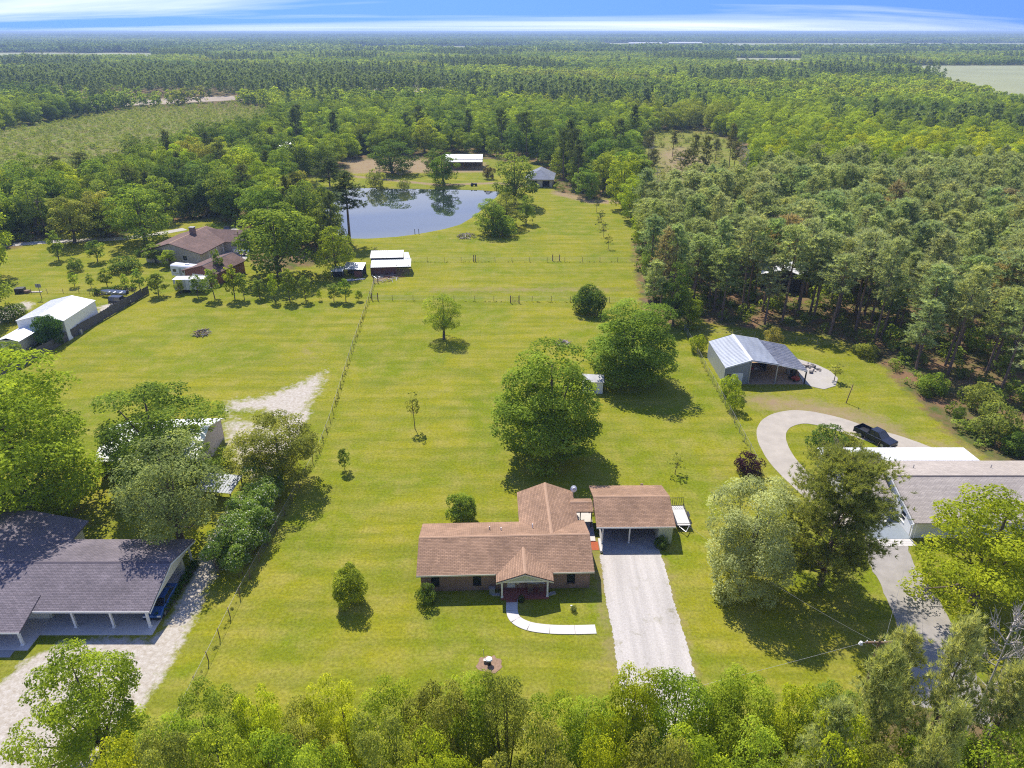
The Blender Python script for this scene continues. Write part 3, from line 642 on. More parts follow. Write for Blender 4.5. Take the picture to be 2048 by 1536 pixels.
TT('shrub', BUSH, 1322,1094, 1074,26, DARK, 'small dark shrub before the storage room of the carport', 'shrub')
# --- right neighbour
TT('leafy_tree', DENSE_N, 1482,1178, 982,192, PALE, 'silvery light green tree on the lawn right of the carport')
TT('pine_tree', PINE_N, 1640,1170, 912,244, (0.27,0.31,0.08), 'big spreading pine before the white and grey roofed house')
TT('tree', LAYER_N, 1945,1205, 990,275, LIME, 'bright lime tree in layers hiding the front of the grey roofed house')
TT('shrub', BUSH, 1494,946, 910,52, PURPLE, 'purple leaved shrub at the end of the chain link fence', 'shrub')
TT('shrub', BUSH, 1648,902, 853,66, DARK, 'tall dark shrub on the grass island inside the curved drive', 'shrub')
TT('shrub', BUSH, 1692,897, 868,50, OLIVE, 'low open shrub on the grass island beside the pickup', 'shrub')
for i, (bx,by,tp,w) in enumerate([(1394,704,668,30),(1458,790,748,36),(1468,822,778,34)]):
    TT('shrub', BUSH, bx,by,tp,w, BRIGHT, ['bright shrub by the fence behind the pole barn','bright shrub climbing at the fence before the pole barn door','bright shrub at the fence, nearer the house than its twin'][i], 'shrub', 'shrubs along the right fence')
TT('shrub', SAPL, 1668,762, 722,46, OLIVE, 'open scraggly shrub behind the concrete pad', 'shrub')
TT('shrub', BUSH, 1545,690, 655,34, (0.320,0.304,0.080), 'yellowish upright shrub behind the pole barn', 'shrub')
TT('shrub', FIRB, 2034,908, 866,62, DARK, 'dark rounded shrub at the lawn edge by the right border', 'shrub')
TT('shrub', BUSH, 1915,838, 812,24, DARK, 'small dark shrub on the lawn before the pine edge', 'shrub')
TT('shrub', BUSH, 1978,890, 876,18, DARK, 'tiny shrub alone on the lawn behind the white roof', 'shrub')
TT('shrub', BUSH, 1860,790, 745,52, MID, 'leafy shrub at the pine edge above the curved drive', 'shrub')
TT('shrub', BUSH, 1958,820, 768,62, (0.256,0.304,0.064), 'pale green shrub at the pine edge, larger and lower', 'shrub')
TT('shrub', BUSH, 1985,880, 810,80, (0.256,0.304,0.064), 'pale green shrub at the pine edge beside the dark round one', 'shrub')
TT('shrub', BUSH, 1730,712, 684,46, OLIVE, 'olive shrub in the shade of the pine edge', 'shrub')
# --- lower right pines and bare trees
for i, (bx,by,tp,w,k) in enumerate([(1700,1640,1262,150,0),(1640,1740,1290,150,0),(1770,1700,1232,130,1),(1560,1810,1405,150,0),(1850,1780,1330,150,1),(1965,1720,1270,140,0),(2060,1690,1180,150,1),(2010,1840,1400,140,0),(1740,1880,1420,150,1)]):
    TT('pine_tree', PINE_NS, bx,by,tp,w, (0.42,0.46,0.17), ['tall thin pine beside the street lamp','pine left of the street lamp, lower and bushier','pine between the street lamp and the bare tree','low pine leaning over the foreground row','thin pine under the bare tree','pine right of the bare tree','pine at the right border above the others','pine at the bottom right corner','pine at the bottom edge below the street lamp'][i], group='pines in the lower right corner')
TT('bare_tree', BARE, 1868,1610, 1180,170, OLIVE, 'pale leafless tree rising among the lower right pines')
TT('bare_tree', BARE, 1935,1560, 1205,110, OLIVE, 'leafless twiggy tree behind the pale bare one')
TT('bare_tree', BARE, 2010,1500, 1235,100, OLIVE, 'grey leafless tree at the right border by the asphalt drive')
# --- left neighbour
TT('maple_tree', DENSE_N, 62,1008, 733,350, BRIGHT, 'large bright green tree at the left border behind the plum roofed house')
TT('tree', LAYER_N, 338,960, 758,246, MID, 'spreading layered tree in front of the pale metal barn')
TT('tree', LAYER_N, 560,968, 826,176, OLIVE, 'olive flat-topped tree by the dirt track and the wire fence')
TT('tree', AIRY_N, 365,1090, 868,230, (0.31,0.36,0.12), 'pale loose tree behind the carport of the plum roofed house')
TT('tree', LAYER_N, 212,1540, 1302,236, BRIGHT, 'bright tree on the dirt yard in the lower left corner')
TT('evergreen_bush', FIRB, 105,690, 635,52, (0.080,0.160,0.040), 'dark evergreen bush at the corner of the white metal building', 'bush')
TT('shrub', BUSH, 20,722, 685,54, MID, 'pale tangled shrub beside the small white shed', 'shrub')
TT('shrub', BUSH, 30,640, 608,50, DARK, 'dark shrub at the left side of the white metal building', 'shrub')
TT('tree', OAK_M, -20,640, 440,120, MID, 'tall tree at the left border above the white metal building')
TT('tree', OAK_M, -15,560, 405,110, BRIGHT, 'tree at the left border beside the pale road')
# --- yard of the brown roofed house
for i, (bx,by,tp,w,c,lb) in enumerate([(118,520,460,42,MID,'conical young tree on the lawn at the far left'),(196,524,476,50,MID,'young tree on the lawn beside the dark hedge shrub'),(312,526,486,56,MID,'leafy young tree before the brown roofed house'),(342,534,496,46,BRIGHT,'bright young tree before the brown roofed house'),(440,560,492,30,MID,'slim young tree before the brown garage')]):
    TT('young_tree', YOUNG, bx,by,tp,w,c,lb)
for i, (bx,by,tp,w,lb) in enumerate([(152,542,516,28,'small round shrub on the far left lawn'),(252,542,514,56,'wide dark shrub on the far left lawn'),(280,512,498,18,'tiny shrub at the corner of the brown roofed house'),(425,478,448,30,'dark shrub between the brown roofed house and the yard')]):
    TT('shrub', BUSH, bx,by,tp,w,DARK,lb,'shrub')
row = [(150,574,542,28),(183,576,546,20),(215,574,536,38),(252,576,546,22),(281,583,536,36),(318,592,543,52),(362,588,556,26),(396,594,546,40),(430,598,530,46),(470,599,528,46),(489,599,540,34),(520,598,556,38),(550,603,540,30),(580,603,534,44),(612,602,546,36),(640,601,577,14),(668,604,564,40),(692,604,556,36),(718,602,579,22)]
ordn = ['first','second','third','fourth','fifth','sixth','seventh','eighth','ninth','tenth','eleventh','twelfth','thirteenth','fourteenth','fifteenth','sixteenth','seventeenth','eighteenth','last']
for i, (bx,by,tp,w) in enumerate(row):
    TT('young_tree', YOUNG, bx,by,tp,w, MID if i % 3 else BRIGHT, '%s young tree from the left in the row behind the left pasture' % ordn[i], group='young trees in the row behind the left pasture', jit=0.2)
# --- round the pond
for i, (pr,bx,by,tp,w,c,lb) in enumerate([(OAK_M,150,486,378,98,OLIVE,'rounded tree behind the pale road, far left'),(OAK_M,292,482,366,128,MID,'large tree left of the brown roofed house'),(OAK_M,560,552,392,178,MID,'huge leafy tree between the brown garage and the metal roofed barn'),(OAK_M,672,548,452,84,BRIGHT,'lighter tree overhanging the low sheds of the metal roofed barn'),(OAK_M,436,372,294,80,DARK,'smooth domed dark tree at the edge of the cut-over field'),
        (OAK_M,785,346,278,100,DARK,'twin crowned dark oak on the far bank of the pond'),(OAK_M,868,348,296,48,DARK,'dark tree beside the white barn on the far bank'),(OAK_M,888,370,300,66,(0.160,0.256,0.026),'bright tree on the far bank before the white barn'),(BUSH,752,374,338,34,(0.272,0.320,0.080),'pale willowy shrub on the far bank'),(BUSH,808,378,358,24,(0.272,0.320,0.080),'smaller pale shrub on the far bank'),
        (OAK_M,1030,412,308,96,MID,'tall tree on the right bank before the grey roofed house'),(OAK_M,985,468,396,76,MID,'bushy tree where the bank meets the pasture'),(OAK_M,1010,455,385,70,OLIVE,'olive bushy tree on the right bank'),(OAK_M,1052,448,392,40,MID,'small round tree standing out on the pasture by the pond'),(BUSH,978,358,330,22,(0.112,0.096,0.048),'brownish small tree beyond the pond'),(BUSH,1005,472,430,50,MID,'low dense shrub on the right bank')]):
    TT('tree' if pr is OAK_M else 'shrub', pr, bx,by,tp,w,c,lb,'tree' if pr is OAK_M else 'shrub')
TT('pine_tree', PINE_M, 700,486, 345,92, (0.096,0.136,0.048), 'dark open pine standing at the near left bank of the pond')
TT('pine_tree', PINE_M, 664,420, 318,70, (0.096,0.136,0.048), 'dark pine on the left bank, farther along the pond')
for i, (bx,by) in enumerate([(1193,424),(1203,446),(1198,458),(1207,474),(1217,498)]):
    TT('young_pine', SAPL, bx,by,by-30,20, (0.112,0.136,0.048), ['farthest','second','middle','fourth','nearest'][i] + ' of five sparse young pines in a line on the pasture', group='young pines along the pasture')
for i, (bx,by,tp,w,c) in enumerate([(1345,652,528,66,DARK),(1376,655,588,66,BRIGHT),(1310,600,545,60,MID),(1300,560,480,60,MID),(1285,500,420,66,BRIGHT),(1262,440,350,70,BRIGHT),(1245,418,305,74,BRIGHT)]):
    TT('tree', OAK_M, bx,by,tp,w,c, ['dark tree at the corner of the pine wood behind the right fence','bright low tree at the corner of the pine wood','tree at the pine wood edge beside the round evergreen','tree at the pine wood edge along the upper pasture','bright tree at the pine wood edge along the upper pasture','yellow-green tree at the pine wood edge near the pasture end','tall yellow-green tree where the pasture ends'][i], group='trees along the pine wood edge')

# --- foreground row, nearest the drone
fr = [(395,1640,1420),(470,1650,1386),(555,1630,1380),(640,1660,1405),(705,1630,1352),(795,1640,1366),(880,1660,1400),(930,1620,1362),(1012,1630,1340),(1100,1660,1395),(1150,1640,1376),(1232,1630,1350),(1325,1650,1345),(1405,1650,1392),(1455,1630,1372),(1548,1640,1352),(1630,1660,1420)]
for i, (bx,by,tp) in enumerate(fr):
    TT('tree', [ROW_N,DENSE_N,OAK_N,ROW_N,DENSE_N][i % 5], bx+random.uniform(-12,12),by,tp+random.uniform(-14,16), random.uniform(130,195), random.choice([BRIGHT,LIME,BRIGHT,OLIVE,BRIGHT,MID]), '%s tree from the left in the back of the foreground row' % (ordn+['x'])[i], group='foreground row, back trees', jit=0.12)
f2 = [(330+i*94+random.uniform(-14,14), 1830+random.uniform(-30,40), 1452+random.uniform(-22,26)) for i in range(18)]
for i, (bx,by,tp) in enumerate(f2):
    TT('tree', [ROW_N,DENSE_N,OAK_N,LAYER_N][i % 4], bx,by,tp+random.uniform(-16,20), random.uniform(140,215), random.choice([BRIGHT,LIME,BRIGHT,BRIGHT,OLIVE]), '%s tree from the left along the bottom edge of the picture' % ordn[i], group='foreground row, front trees', jit=0.12)

# --- long flowering hedge and the low hedge: leaf masses along a line
def hedge(name, label, pts, Rr, H, nl, leaf, tint, seed, flowers=0.0):
    rg = np.random.default_rng(seed); P = []; a = np.array(pts, float); t = thing(name, label, 'hedge', (*a[0],0))
    seg = np.linalg.norm(np.diff(a, axis=0), axis=1); cum = np.concatenate([[0], np.cumsum(seg)]); nc = int(cum[-1]*34/Rr)+10
    s = rg.uniform(0,cum[-1],nc); C = np.stack([np.interp(s,cum,a[:,0]) + rg.uniform(-.45,.45,nc)*Rr, np.interp(s,cum,a[:,1]) + rg.uniform(-.45,.45,nc)*Rr, H*rg.uniform(.12,.84,nc)], 1); C[:,:2] -= a[0]
    rad = rg.uniform(.14,.3,nc)*min(Rr,H)*1.0; k = rg.integers(0,nc,nl); d = unit(rg.normal(size=(nl,3)) + np.array([0,0,.4])); Q = C[k] + d*rad[k][:,None]*np.cbrt(rg.uniform(.3,1,nl))[:,None]; Q[:,2] = np.maximum(Q[:,2],.05)
    V, F = cards(Q, unit(d + rg.normal(0,.4,d.shape)+np.array([0,0,.3])), leaf, .6, rg); o = link('leaves', leaf_mesh('hedge_leaves', V, F, np.clip(rg.normal(0,.4,nl),-1,1), leaf_m), t); o.color = (*tint,1)
    tb = MB()
    for q in range(0,nc,2): tb.path([(C[q][0]*.98,C[q][1]*.98,-.1),(C[q][0],C[q][1],C[q][2]*.6),tuple(C[q])],[.05,.04,.01],4)
    tag(tb.build('stems', bark_m, t), kind='stuff')
    if flowers:
        n = int(nl*flowers); j = rg.integers(0,nl,n); V, F = cards(Q[j]+d[j]*.05, unit(d[j]+rg.normal(0,.3,(n,3))+np.array([0,0,.6])), leaf*.8, .9, rg); f = link('blossoms', leaf_mesh('hedge_blossoms', V, F, rg.uniform(-.2,.6,n), leaf_m), t); f.color = (.62,.62,.5,1)
    return t
hedge('flowering_hedge', 'tall hedge dotted with white blossom between the dirt track and the wire fence', W([(538,990),(520,1030),(505,1075),(482,1115),(462,1150)]), 4.2, 5.0, 42000, .22, (0.21,0.31,0.06), 200, .07)
hedge('clipped_hedge', 'low clipped hedge along the right end of the plum roofed carport', W([(392,1130),(372,1165),(345,1205),(318,1240)]), .75, 1.0, 3500, .16, (0.096,0.176,0.022), 201)
hedge('wild_hedge', 'low scrub behind the dark privacy fence', W([(185,590),(225,586),(270,580)]), 1.6, 1.7, 1500, .3, (0.112,0.176,0.032), 202)

# --- woods: every tree that can be told apart is an object
def scatter(poly, sp, seed, ymin=0, ymax=1e9, jitter=0.42, frame=True, avoid=()):
    rg = np.random.default_rng(seed); a = np.array(poly); x0,y0 = a.min(0); x1,y1 = a.max(0); y0 = max(y0,ymin); y1 = min(y1,ymax)
    gx, gy = np.meshgrid(np.arange(x0,x1,sp), np.arange(y0,y1,sp*0.9)); gx = gx + (np.arange(gx.shape[0]) % 2)[:,None]*sp*0.5
    x = gx.ravel() + rg.uniform(-jitter,jitter,gx.size)*sp; y = gy.ravel() + rg.uniform(-jitter,jitter,gx.size)*sp
    k = poly_sd(x, y, poly) > 0.6
    if frame:
        dd = y*CT + (CAMZ-8)*ST; k &= (np.abs(x)/dd*FPX < 1090)
    for ax, ay, ar in avoid: k &= np.hypot(x-ax, y-ay) > ar
    x, y = x[k], y[k]; o = np.argsort(y); return x[o], y[o], rg
barn_pos = G(1565,572); AV = [(f[0],f[1],min(f[2]*0.6,4)+1.2) for f in FIXED] + [(barn_pos.x,barn_pos.y,7.5)]
x, y, rg = scatter(PINE_WOOD, 5.6, 31, avoid=AV)
pine_pts = list(zip(x, y)); 
def nz(x, y, s, seed): # smooth spatial noise for stands of one tint
    return math.sin(x*s+seed)*math.sin(y*s*1.3+seed*2.1) + 0.5*math.sin(x*s*2.3+y*s*1.7+seed*3.3)
cleared = [(x_,y_) for x_,y_ in pine_pts]
N_P = 0; REST_PINES = []
def pine_place(x, y):
    if math.hypot(x-barn_pos.x, y-barn_pos.y) < 16: return 'standing round the pale roofed barn hidden in the right wood'
    if x < 45 and y < 160: return 'in the right wood just behind the round evergreen and far oak'
    if x < 52: return 'in the right wood along the upper pasture'
    if y < 135: return 'in the right wood near the lawn behind the curved drive'
    if y < 165: return 'in the right wood behind the pole barn'
    return 'deep in the right wood near the right border' if x > 95 else 'deep in the middle of the right wood'
def left_place(x, y):
    if x < -118: return 'at the far left beyond the pale road'
    if y < 225: return 'close behind the brown roofed house' if x < -62 else 'between the brown garage and the pond'
    return 'beside the cut-over field' if x < -95 else 'on the left shore of the pond'
for x_, y_ in cleared:
    h = random.uniform(12.5,20)
    if N_P < 292 and y_ < 235:
        edge = 'at the lawn edge' if poly_sd(np.array([x_]), np.array([y_]), PINE_WOOD)[0] < 6 else 'deep'
        br = random.random() < 0.012
        plant('pine_tree', PINE_M, x_, y_, h, random.uniform(2.9,4.3), (0.36,0.32,0.18) if br else random.choice([PINE_G,PINE_G,(0.31,0.39,0.17),(0.36,0.41,0.19),(0.28,0.36,0.16)]), ('straight pine with a bare lower trunk at the edge of the right pine wood' if edge != 'deep' else (('browning pine ' if br else 'olive green pine ') + pine_place(x_, y_))), 'tree', ('pines on the edge of the right wood' if edge != 'deep' else (('browning pines ' if br else 'pines ') + pine_place(x_, y_))), jit=0.13)
        N_P += 1
    else: REST_PINES.append((x_, y_, h))
x, y, rg = scatter(RIGHT_WOOD, 9.0, 35, avoid=AV); RIGHT_REST = list(zip(x, y))[40:]
for x_, y_ in list(zip(x, y))[:40]:
    f = nz(x_,y_,0.03,2.0)+random.uniform(-.6,.6); c = LIME if f > 0.5 else (BRIGHT if f > -0.35 else (MID if f > -0.9 else DARK)); nm = {LIME:'yellow-green',BRIGHT:'bright green',MID:'mid green',DARK:'dark green'}[c]
    plant('broadleaf_tree', OAK_M, x_, y_, random.uniform(10,16), random.uniform(4.2,6.6), c, '%s broadleaf tree in the stand behind the right pine wood' % nm, 'tree', '%s trees behind the right pine wood' % nm, jit=0.2)
x, y, rg = scatter(LEFT_WOOD, 8.4, 32, avoid=AV+[(-84,182,15),(-70,162,10),(-62,172,9)])
n1 = 0; LEFT_REST = []
for x_, y_ in zip(x, y):
    if n1 >= 165: LEFT_REST.append((x_, y_)); continue
    f = nz(x_,y_,0.05,1.0)+random.uniform(-.5,.5); c = MID if f < 0.25 else (BRIGHT if f < 0.9 else OLIVE); c = DARK if f < -0.75 else c
    nm = {MID:'mid green',BRIGHT:'bright green',OLIVE:'olive',DARK:'dark green'}[c]
    if random.random() < 0.12: plant('pine_tree', PINE_M, x_, y_, random.uniform(13,17), random.uniform(2.6,3.4), (0.112,0.144,0.048), 'dark pine among broadleaf trees %s' % left_place(x_, y_), 'tree', 'pines %s' % left_place(x_, y_))
    else: plant('broadleaf_tree', OAK_M, x_, y_, random.uniform(10.5,16.5), random.uniform(4.6,6.8), c, '%s broadleaf tree %s' % (nm, left_place(x_, y_)), 'tree', '%s trees %s' % (nm, left_place(x_, y_)), jit=0.2)
    n1 += 1
x, y, rg = scatter(BACK_WOOD, 9.5, 33, avoid=AV+[(-20,310,12),(10,275,9),(-22,318,9)])
n2 = 0; BACK_REST = []
for x_, y_ in zip(x, y):
    f = nz(x_,y_,0.04,2.0)+random.uniform(-.5,.5); c = DARK if f < -0.2 else (MID if f < 0.6 else BRIGHT); nm = {MID:'mid green',BRIGHT:'bright green',DARK:'dark green'}[c]
    if n2 < 100 and y_ < 470:
        if random.random() < 0.22: plant('pine_tree', PINE_M, x_, y_, random.uniform(16,21), random.uniform(3,4), (0.096,0.136,0.048), 'tall dark pine in the wood behind the pond', 'tree', 'pines in the wood behind the pond')
        else: plant('broadleaf_tree', OAK_M, x_, y_, random.uniform(10,16), random.uniform(4.5,6.8), c, '%s broadleaf tree in the wood behind the pond' % nm, 'tree', '%s trees in the wood behind the pond' % nm, jit=0.2)
        n2 += 1
    else: BACK_REST.append((x_, y_))
# stems left standing in the logged clearing
x, y, rg = scatter(CLEARING, 13, 34)
for x_, y_ in list(zip(x, y))[::2][:16]:
    if random.random() < 0.4: plant('bare_tree', BARE, x_, y_, random.uniform(8,14), random.uniform(2,3), OLIVE, 'thin leafless tree left standing in the logged clearing', 'tree', 'bare trees in the logged clearing')
    else: plant('tree', PINE_M, x_, y_, random.uniform(9,19), random.uniform(2,3), (0.144,0.160,0.056), 'lone pine left standing in the logged clearing', 'tree', 'lone pines in the logged clearing')

# --- far woodland: trees beyond counting, one mass
OAK_F = [broadleaf('oak_far', 300+i, nl=520, leaf=1.15, nc=24, cr=0.30, lob=0.35, base=0.04, flat=0.6, mat=leaf_inst, limbs=0) for i in range(5)]
PINE_F = [pine('pine_far', 310+i, H=18, Rr=3.0, c0=0.4, step=1.1, per=3, tufts=2, L=1.5, Wd=0.7, k=7, mat=needle_inst, clus=0.6) for i in range(4)]
SCRUB_F = [broadleaf('scrub_far', 320+i, H=2.0, Rr=1.5, nl=170, leaf=0.36, nc=8, cr=0.4, base=0.02, mat=leaf_inst, limbs=0) for i in range(3)]
def joined(name, p):
    """crown and trunk of one far tree shape as a single mesh"""
    o = bpy.data.objects.new(name, p['crown']); return o
lib = bpy.data.collections.new('woodland_shapes')
def lib_add(i, p): o = bpy.data.objects.new('shape_%03d' % i, p); lib.objects.link(o)
SH = OAK_F + PINE_F + SCRUB_F
for i, p in enumerate(SH): lib_add(i, p['crown'])
# blocks of far canopy for the land towards the horizon
def block(name, seed, S, n, leaf, hh):
    rg = np.random.default_rng(seed); Vs, vs = [], []
    for k in range(n):
        cx, cy = rg.uniform(-S/2,S/2,2); h = hh*rg.uniform(.7,1.15); r = S/math.sqrt(n)*rg.uniform(.5,.75); q = 26
        d = unit(rg.normal(size=(q,3))+np.array([0,0,.5])); P = np.array([cx,cy,h*.58]) + d*np.array([r,r,h*.42])
        V, F = cards(P, unit(d+rg.normal(0,.4,d.shape)+np.array([0,0,.3])), leaf, .8, rg); Vs.append(V); vs.append(np.clip(rg.uniform(-.6,.6)+rg.normal(0,.25,q),-1,1))
    V = np.concatenate(Vs); return leaf_mesh(name, V, np.arange(len(V)).reshape(-1,4), np.concatenate(vs), leaf_inst)
for j_, p_ in enumerate(OAK_M):
    m2 = p_['crown'].copy(); m2.materials.clear(); m2.materials.append(leaf_inst); lib_add(len(SH)+j_, m2)
for j_, p_ in enumerate(PINE_M):
    m2 = p_['crown'].copy(); m2.materials.clear(); m2.materials.append(needle_inst); lib_add(len(SH)+len(OAK_M)+j_, m2)
NM = len(SH); NPM = NM + len(OAK_M); NB = NPM + len(PINE_M)
for i in range(3): lib_add(NB+i, block('far_block', 330+i, 90, 70, 5.0, 15))
for i in range(3): lib_add(NB+3+i, block('farthest_block', 340+i, 420, 330, 15.0, 17))

PT, IDX, SCL, ROT, TIN = [], [], [], [], []
def far_tree(x, y, i, s, tint, z=0.0):
    PT.append((x,y,z)); IDX.append(i); SCL.append(s); ROT.append((0,0,random.uniform(0,6.283))); TIN.append((*tint,1))
def tone(c, k): return (c[0]*k, c[1]*k, c[2]*k)
for x_, y_, h in REST_PINES: far_tree(x_, y_, NPM+random.randrange(6), (1.15,1.15,h/18), tone(PINE_G, random.uniform(.75,1.2)))
for x_, y_ in BACK_REST+LEFT_REST: far_tree(x_, y_, NM+random.randrange(6), (1.15,1.15,random.uniform(.9,1.3)), tone(random.choice([MID,MID,DARK,BRIGHT]), random.uniform(.8,1.25)))
for x_, y_ in RIGHT_REST: far_tree(x_, y_, NM+random.randrange(6), (1.1,1.1,random.uniform(.85,1.3)), tone(random.choice([BRIGHT,BRIGHT,LIME,MID]), random.uniform(.8,1.2)))
rgf = np.random.default_rng(77)
def ring(y0, y1, sp):
    gx, gy = [], []; yy = y0
    while yy < y1:
        hw = yy*0.80+60; n = int(2*hw/sp); gx.append(np.linspace(-hw,hw,n) + rgf.uniform(-.45,.45,n)*sp); gy.append(np.full(n,yy) + rgf.uniform(-.45,.45,n)*sp); yy += sp*.92
    return np.concatenate(gx), np.concatenate(gy)
def keep_far(x, y, own=True):
    k = np.ones(x.shape, bool)
    for P_ in FAR_FIELDS + [CLEARCUT, CLEARING]: k &= poly_sd(x, y, P_) < 0
    if own:
        for P_ in (PINE_WOOD, LEFT_WOOD, BACK_WOOD, RIGHT_WOOD): k &= poly_sd(x, y, P_) < 0
    return k
x, y = ring(225, 1900, 9.0)
k = keep_far(x, y) & ((y > 285) | (x > 62))
k &= ~((y < 345) & (np.abs(x+10) < 62)) & ~((y < 330) & (x < -20) & (x > -75))
x, y = x[k], y[k]
for x_, y_ in zip(x, y):
    f = nz(x_,y_,0.011,0.7) + 0.6*nz(x_,y_,0.03,4.0) + random.uniform(-.45,.45); fp = nz(x_,y_,0.009,5.0) + random.uniform(-.5,.5)
    if fp > 0.95 or (-560 < x_ < -60 and 620 < y_ < 950 and fp > -0.5): far_tree(x_, y_, 5+random.randrange(4), (1.15,1.15,random.uniform(.8,1.15)), tone((0.185,0.25,0.095), random.uniform(.85,1.2)))
    else:
        c = DARK if f < -0.85 else (MID if f < 0.1 else (BRIGHT if f < 1.0 else (0.272,0.320,0.048)))
        if 330 < y_ < 520 and x_ > 130 and f > -0.3: c = BRIGHT
        sc = max(.5, .95 + .3*nz(x_,y_,0.02,9.0) + random.uniform(-.25,.35)); far_tree(x_, y_, NM+random.randrange(6) if y_ < 520 else random.randrange(5), (sc,sc,random.uniform(.8,1.3)), tone(c, random.uniform(.75,1.25)))
x, y = ring(1900, 6200, 78); k = keep_far(x, y, False)
for x_, y_ in zip(x[k], y[k]):
    f = nz(x_,y_,0.0016,1.3)+random.uniform(-.3,.3); far_tree(x_, y_, NB+random.randrange(3), (1,1,random.uniform(.8,1.25)), tone((0.13,0.20,0.06) if f < .5 else (0.20,0.27,0.07), random.uniform(.8,1.2)))
x, y = ring(6200, 30000, 380)
for x_, y_ in zip(x, y):
    f = nz(x_,y_,0.0006,2.3)+random.uniform(-.3,.3); far_tree(x_, y_, NB+3+random.randrange(3), (1,1,random.uniform(.8,1.5)), tone((0.12,0.19,0.07) if f < .6 else (0.18,0.24,0.08), random.uniform(.85,1.15)), z=max(0,(y_-9000)/21000)*22)
N_WOOD = len(PT)
def instances(name, a, b, label, cat):
    n = b-a; me = bpy.data.meshes.new(name); me.vertices.add(n); me.vertices.foreach_set('co', np.array(PT[a:b],dtype=np.float32).ravel())
    for nm, ty, key, arr in (('idx','INT','value',np.array(IDX[a:b],dtype=np.int32)),('scl','FLOAT_VECTOR','vector',np.array(SCL[a:b],dtype=np.float32).ravel()),('rot','FLOAT_VECTOR','vector',np.array(ROT[a:b],dtype=np.float32).ravel()),('tint','FLOAT_COLOR','color',np.array(TIN[a:b],dtype=np.float32).ravel())):
        at = me.attributes.new(nm, ty, 'POINT'); at.data.foreach_set(key, arr)
    o = link(name, me); tag(o, label, cat, None, 'stuff')
    ng = bpy.data.node_groups.new(name, 'GeometryNodeTree'); ng.interface.new_socket('Geometry', in_out='INPUT', socket_type='NodeSocketGeometry'); ng.interface.new_socket('Geometry', in_out='OUTPUT', socket_type='NodeSocketGeometry')
    N, L = ng.nodes, ng.links; gi = N.new('NodeGroupInput'); go = N.new('NodeGroupOutput'); ip = N.new('GeometryNodeInstanceOnPoints')
    ci = N.new('GeometryNodeCollectionInfo'); ci.inputs['Collection'].default_value = lib; ci.inputs['Separate Children'].default_value = True; ci.inputs['Reset Children'].default_value = True
    def na(nm, ty):
        q = N.new('GeometryNodeInputNamedAttribute'); q.data_type = ty; q.inputs['Name'].default_value = nm; return [s for s in q.outputs if s.enabled and s.name == 'Attribute'][0]
    L.new(gi.outputs[0], ip.inputs['Points']); L.new(ci.outputs[0], ip.inputs['Instance']); ip.inputs['Pick Instance'].default_value = True
    L.new(na('idx','INT'), ip.inputs['Instance Index']); L.new(na('scl','FLOAT_VECTOR'), ip.inputs['Scale'])
    er = N.new('FunctionNodeEulerToRotation'); L.new(na('rot','FLOAT_VECTOR'), er.inputs[0]); L.new(er.outputs[0], ip.inputs['Rotation'])
    L.new(ip.outputs[0], go.inputs[0]); md = o.modifiers.new('instances', 'NODES'); md.node_group = ng
    return o
instances('woodland', 0, N_WOOD, 'unbroken woodland reaching from behind the pond to the horizon', 'woodland')
# scrub on the cut-over land, brush under the near woods
x, y, rg = scatter(CLEARCUT, 3.4, 41)
for x_, y_ in zip(x, y):
    if random.random() < 0.85:
        s = random.uniform(.35,1.15); far_tree(x_, y_, 9+random.randrange(3), (s,s,s*random.uniform(.6,1.2)), tone((0.27,0.32,0.06) if random.random() < .7 else (0.2,0.265,0.05), random.uniform(.85,1.15)))
x, y, rg = scatter(CLEARING, 8, 42)
for x_, y_ in zip(x, y): s = random.uniform(.5,1.4); far_tree(x_, y_, 9+random.randrange(3), (s,s,s), tone((0.208,0.240,0.064), random.uniform(.7,1.2)))
N_SCRUB = len(PT)
instances('scrub', N_WOOD, N_SCRUB, 'low scrub covering the cut-over field beyond the left wood', 'scrub')
for P_, sp, sd_, lim in ((PINE_WOOD, 3.2, 43, 260), (LEFT_WOOD, 4.2, 44, 330), (BACK_WOOD, 5.0, 45, 420)):
    x, y, rg = scatter(P_, sp, sd_, ymax=lim, avoid=[(-84,182,13),(-70,162,9),(-62,172,9),(barn_pos.x,barn_pos.y,7)])
    for x_, y_ in zip(x, y):
        if random.random() < 0.6: s = random.uniform(.4,1.5); far_tree(x_, y_, 9+random.randrange(3), (s,s,s*random.uniform(.8,1.4)), tone((0.22,0.29,0.05), random.uniform(.6,1.4)))
for line in ([(-31.0,147.5),(-29.2,120),(-27.0,92),(-26.6,83.5),(-27.4,66.5),(-27.9,55.5),(-28.0,39)], [(33.4,128),(33.1,105),(32.8,80)], [(-30.2,145.2),(33.4,143.5)], [(-25.6,173.8),(31,173.8)], [(-86,98),(-80.4,149.5)]):
    for (x0,y0),(x1,y1) in zip(line[:-1],line[1:]):
        for k in range(int(math.hypot(x1-x0,y1-y0)*1.0)):
            t = random.random(); s = random.uniform(.04,.11); far_tree(x0+(x1-x0)*t+random.gauss(0,.18), y0+(y1-y0)*t+random.gauss(0,.18), 9+random.randrange(3), (s*1.3,s*1.3,s), tone((0.16,0.19,0.035), random.uniform(.6,1.2)))
instances('undergrowth', N_SCRUB, len(PT), 'leafy undergrowth between the trunks of the woods and weeds along the fences', 'undergrowth')

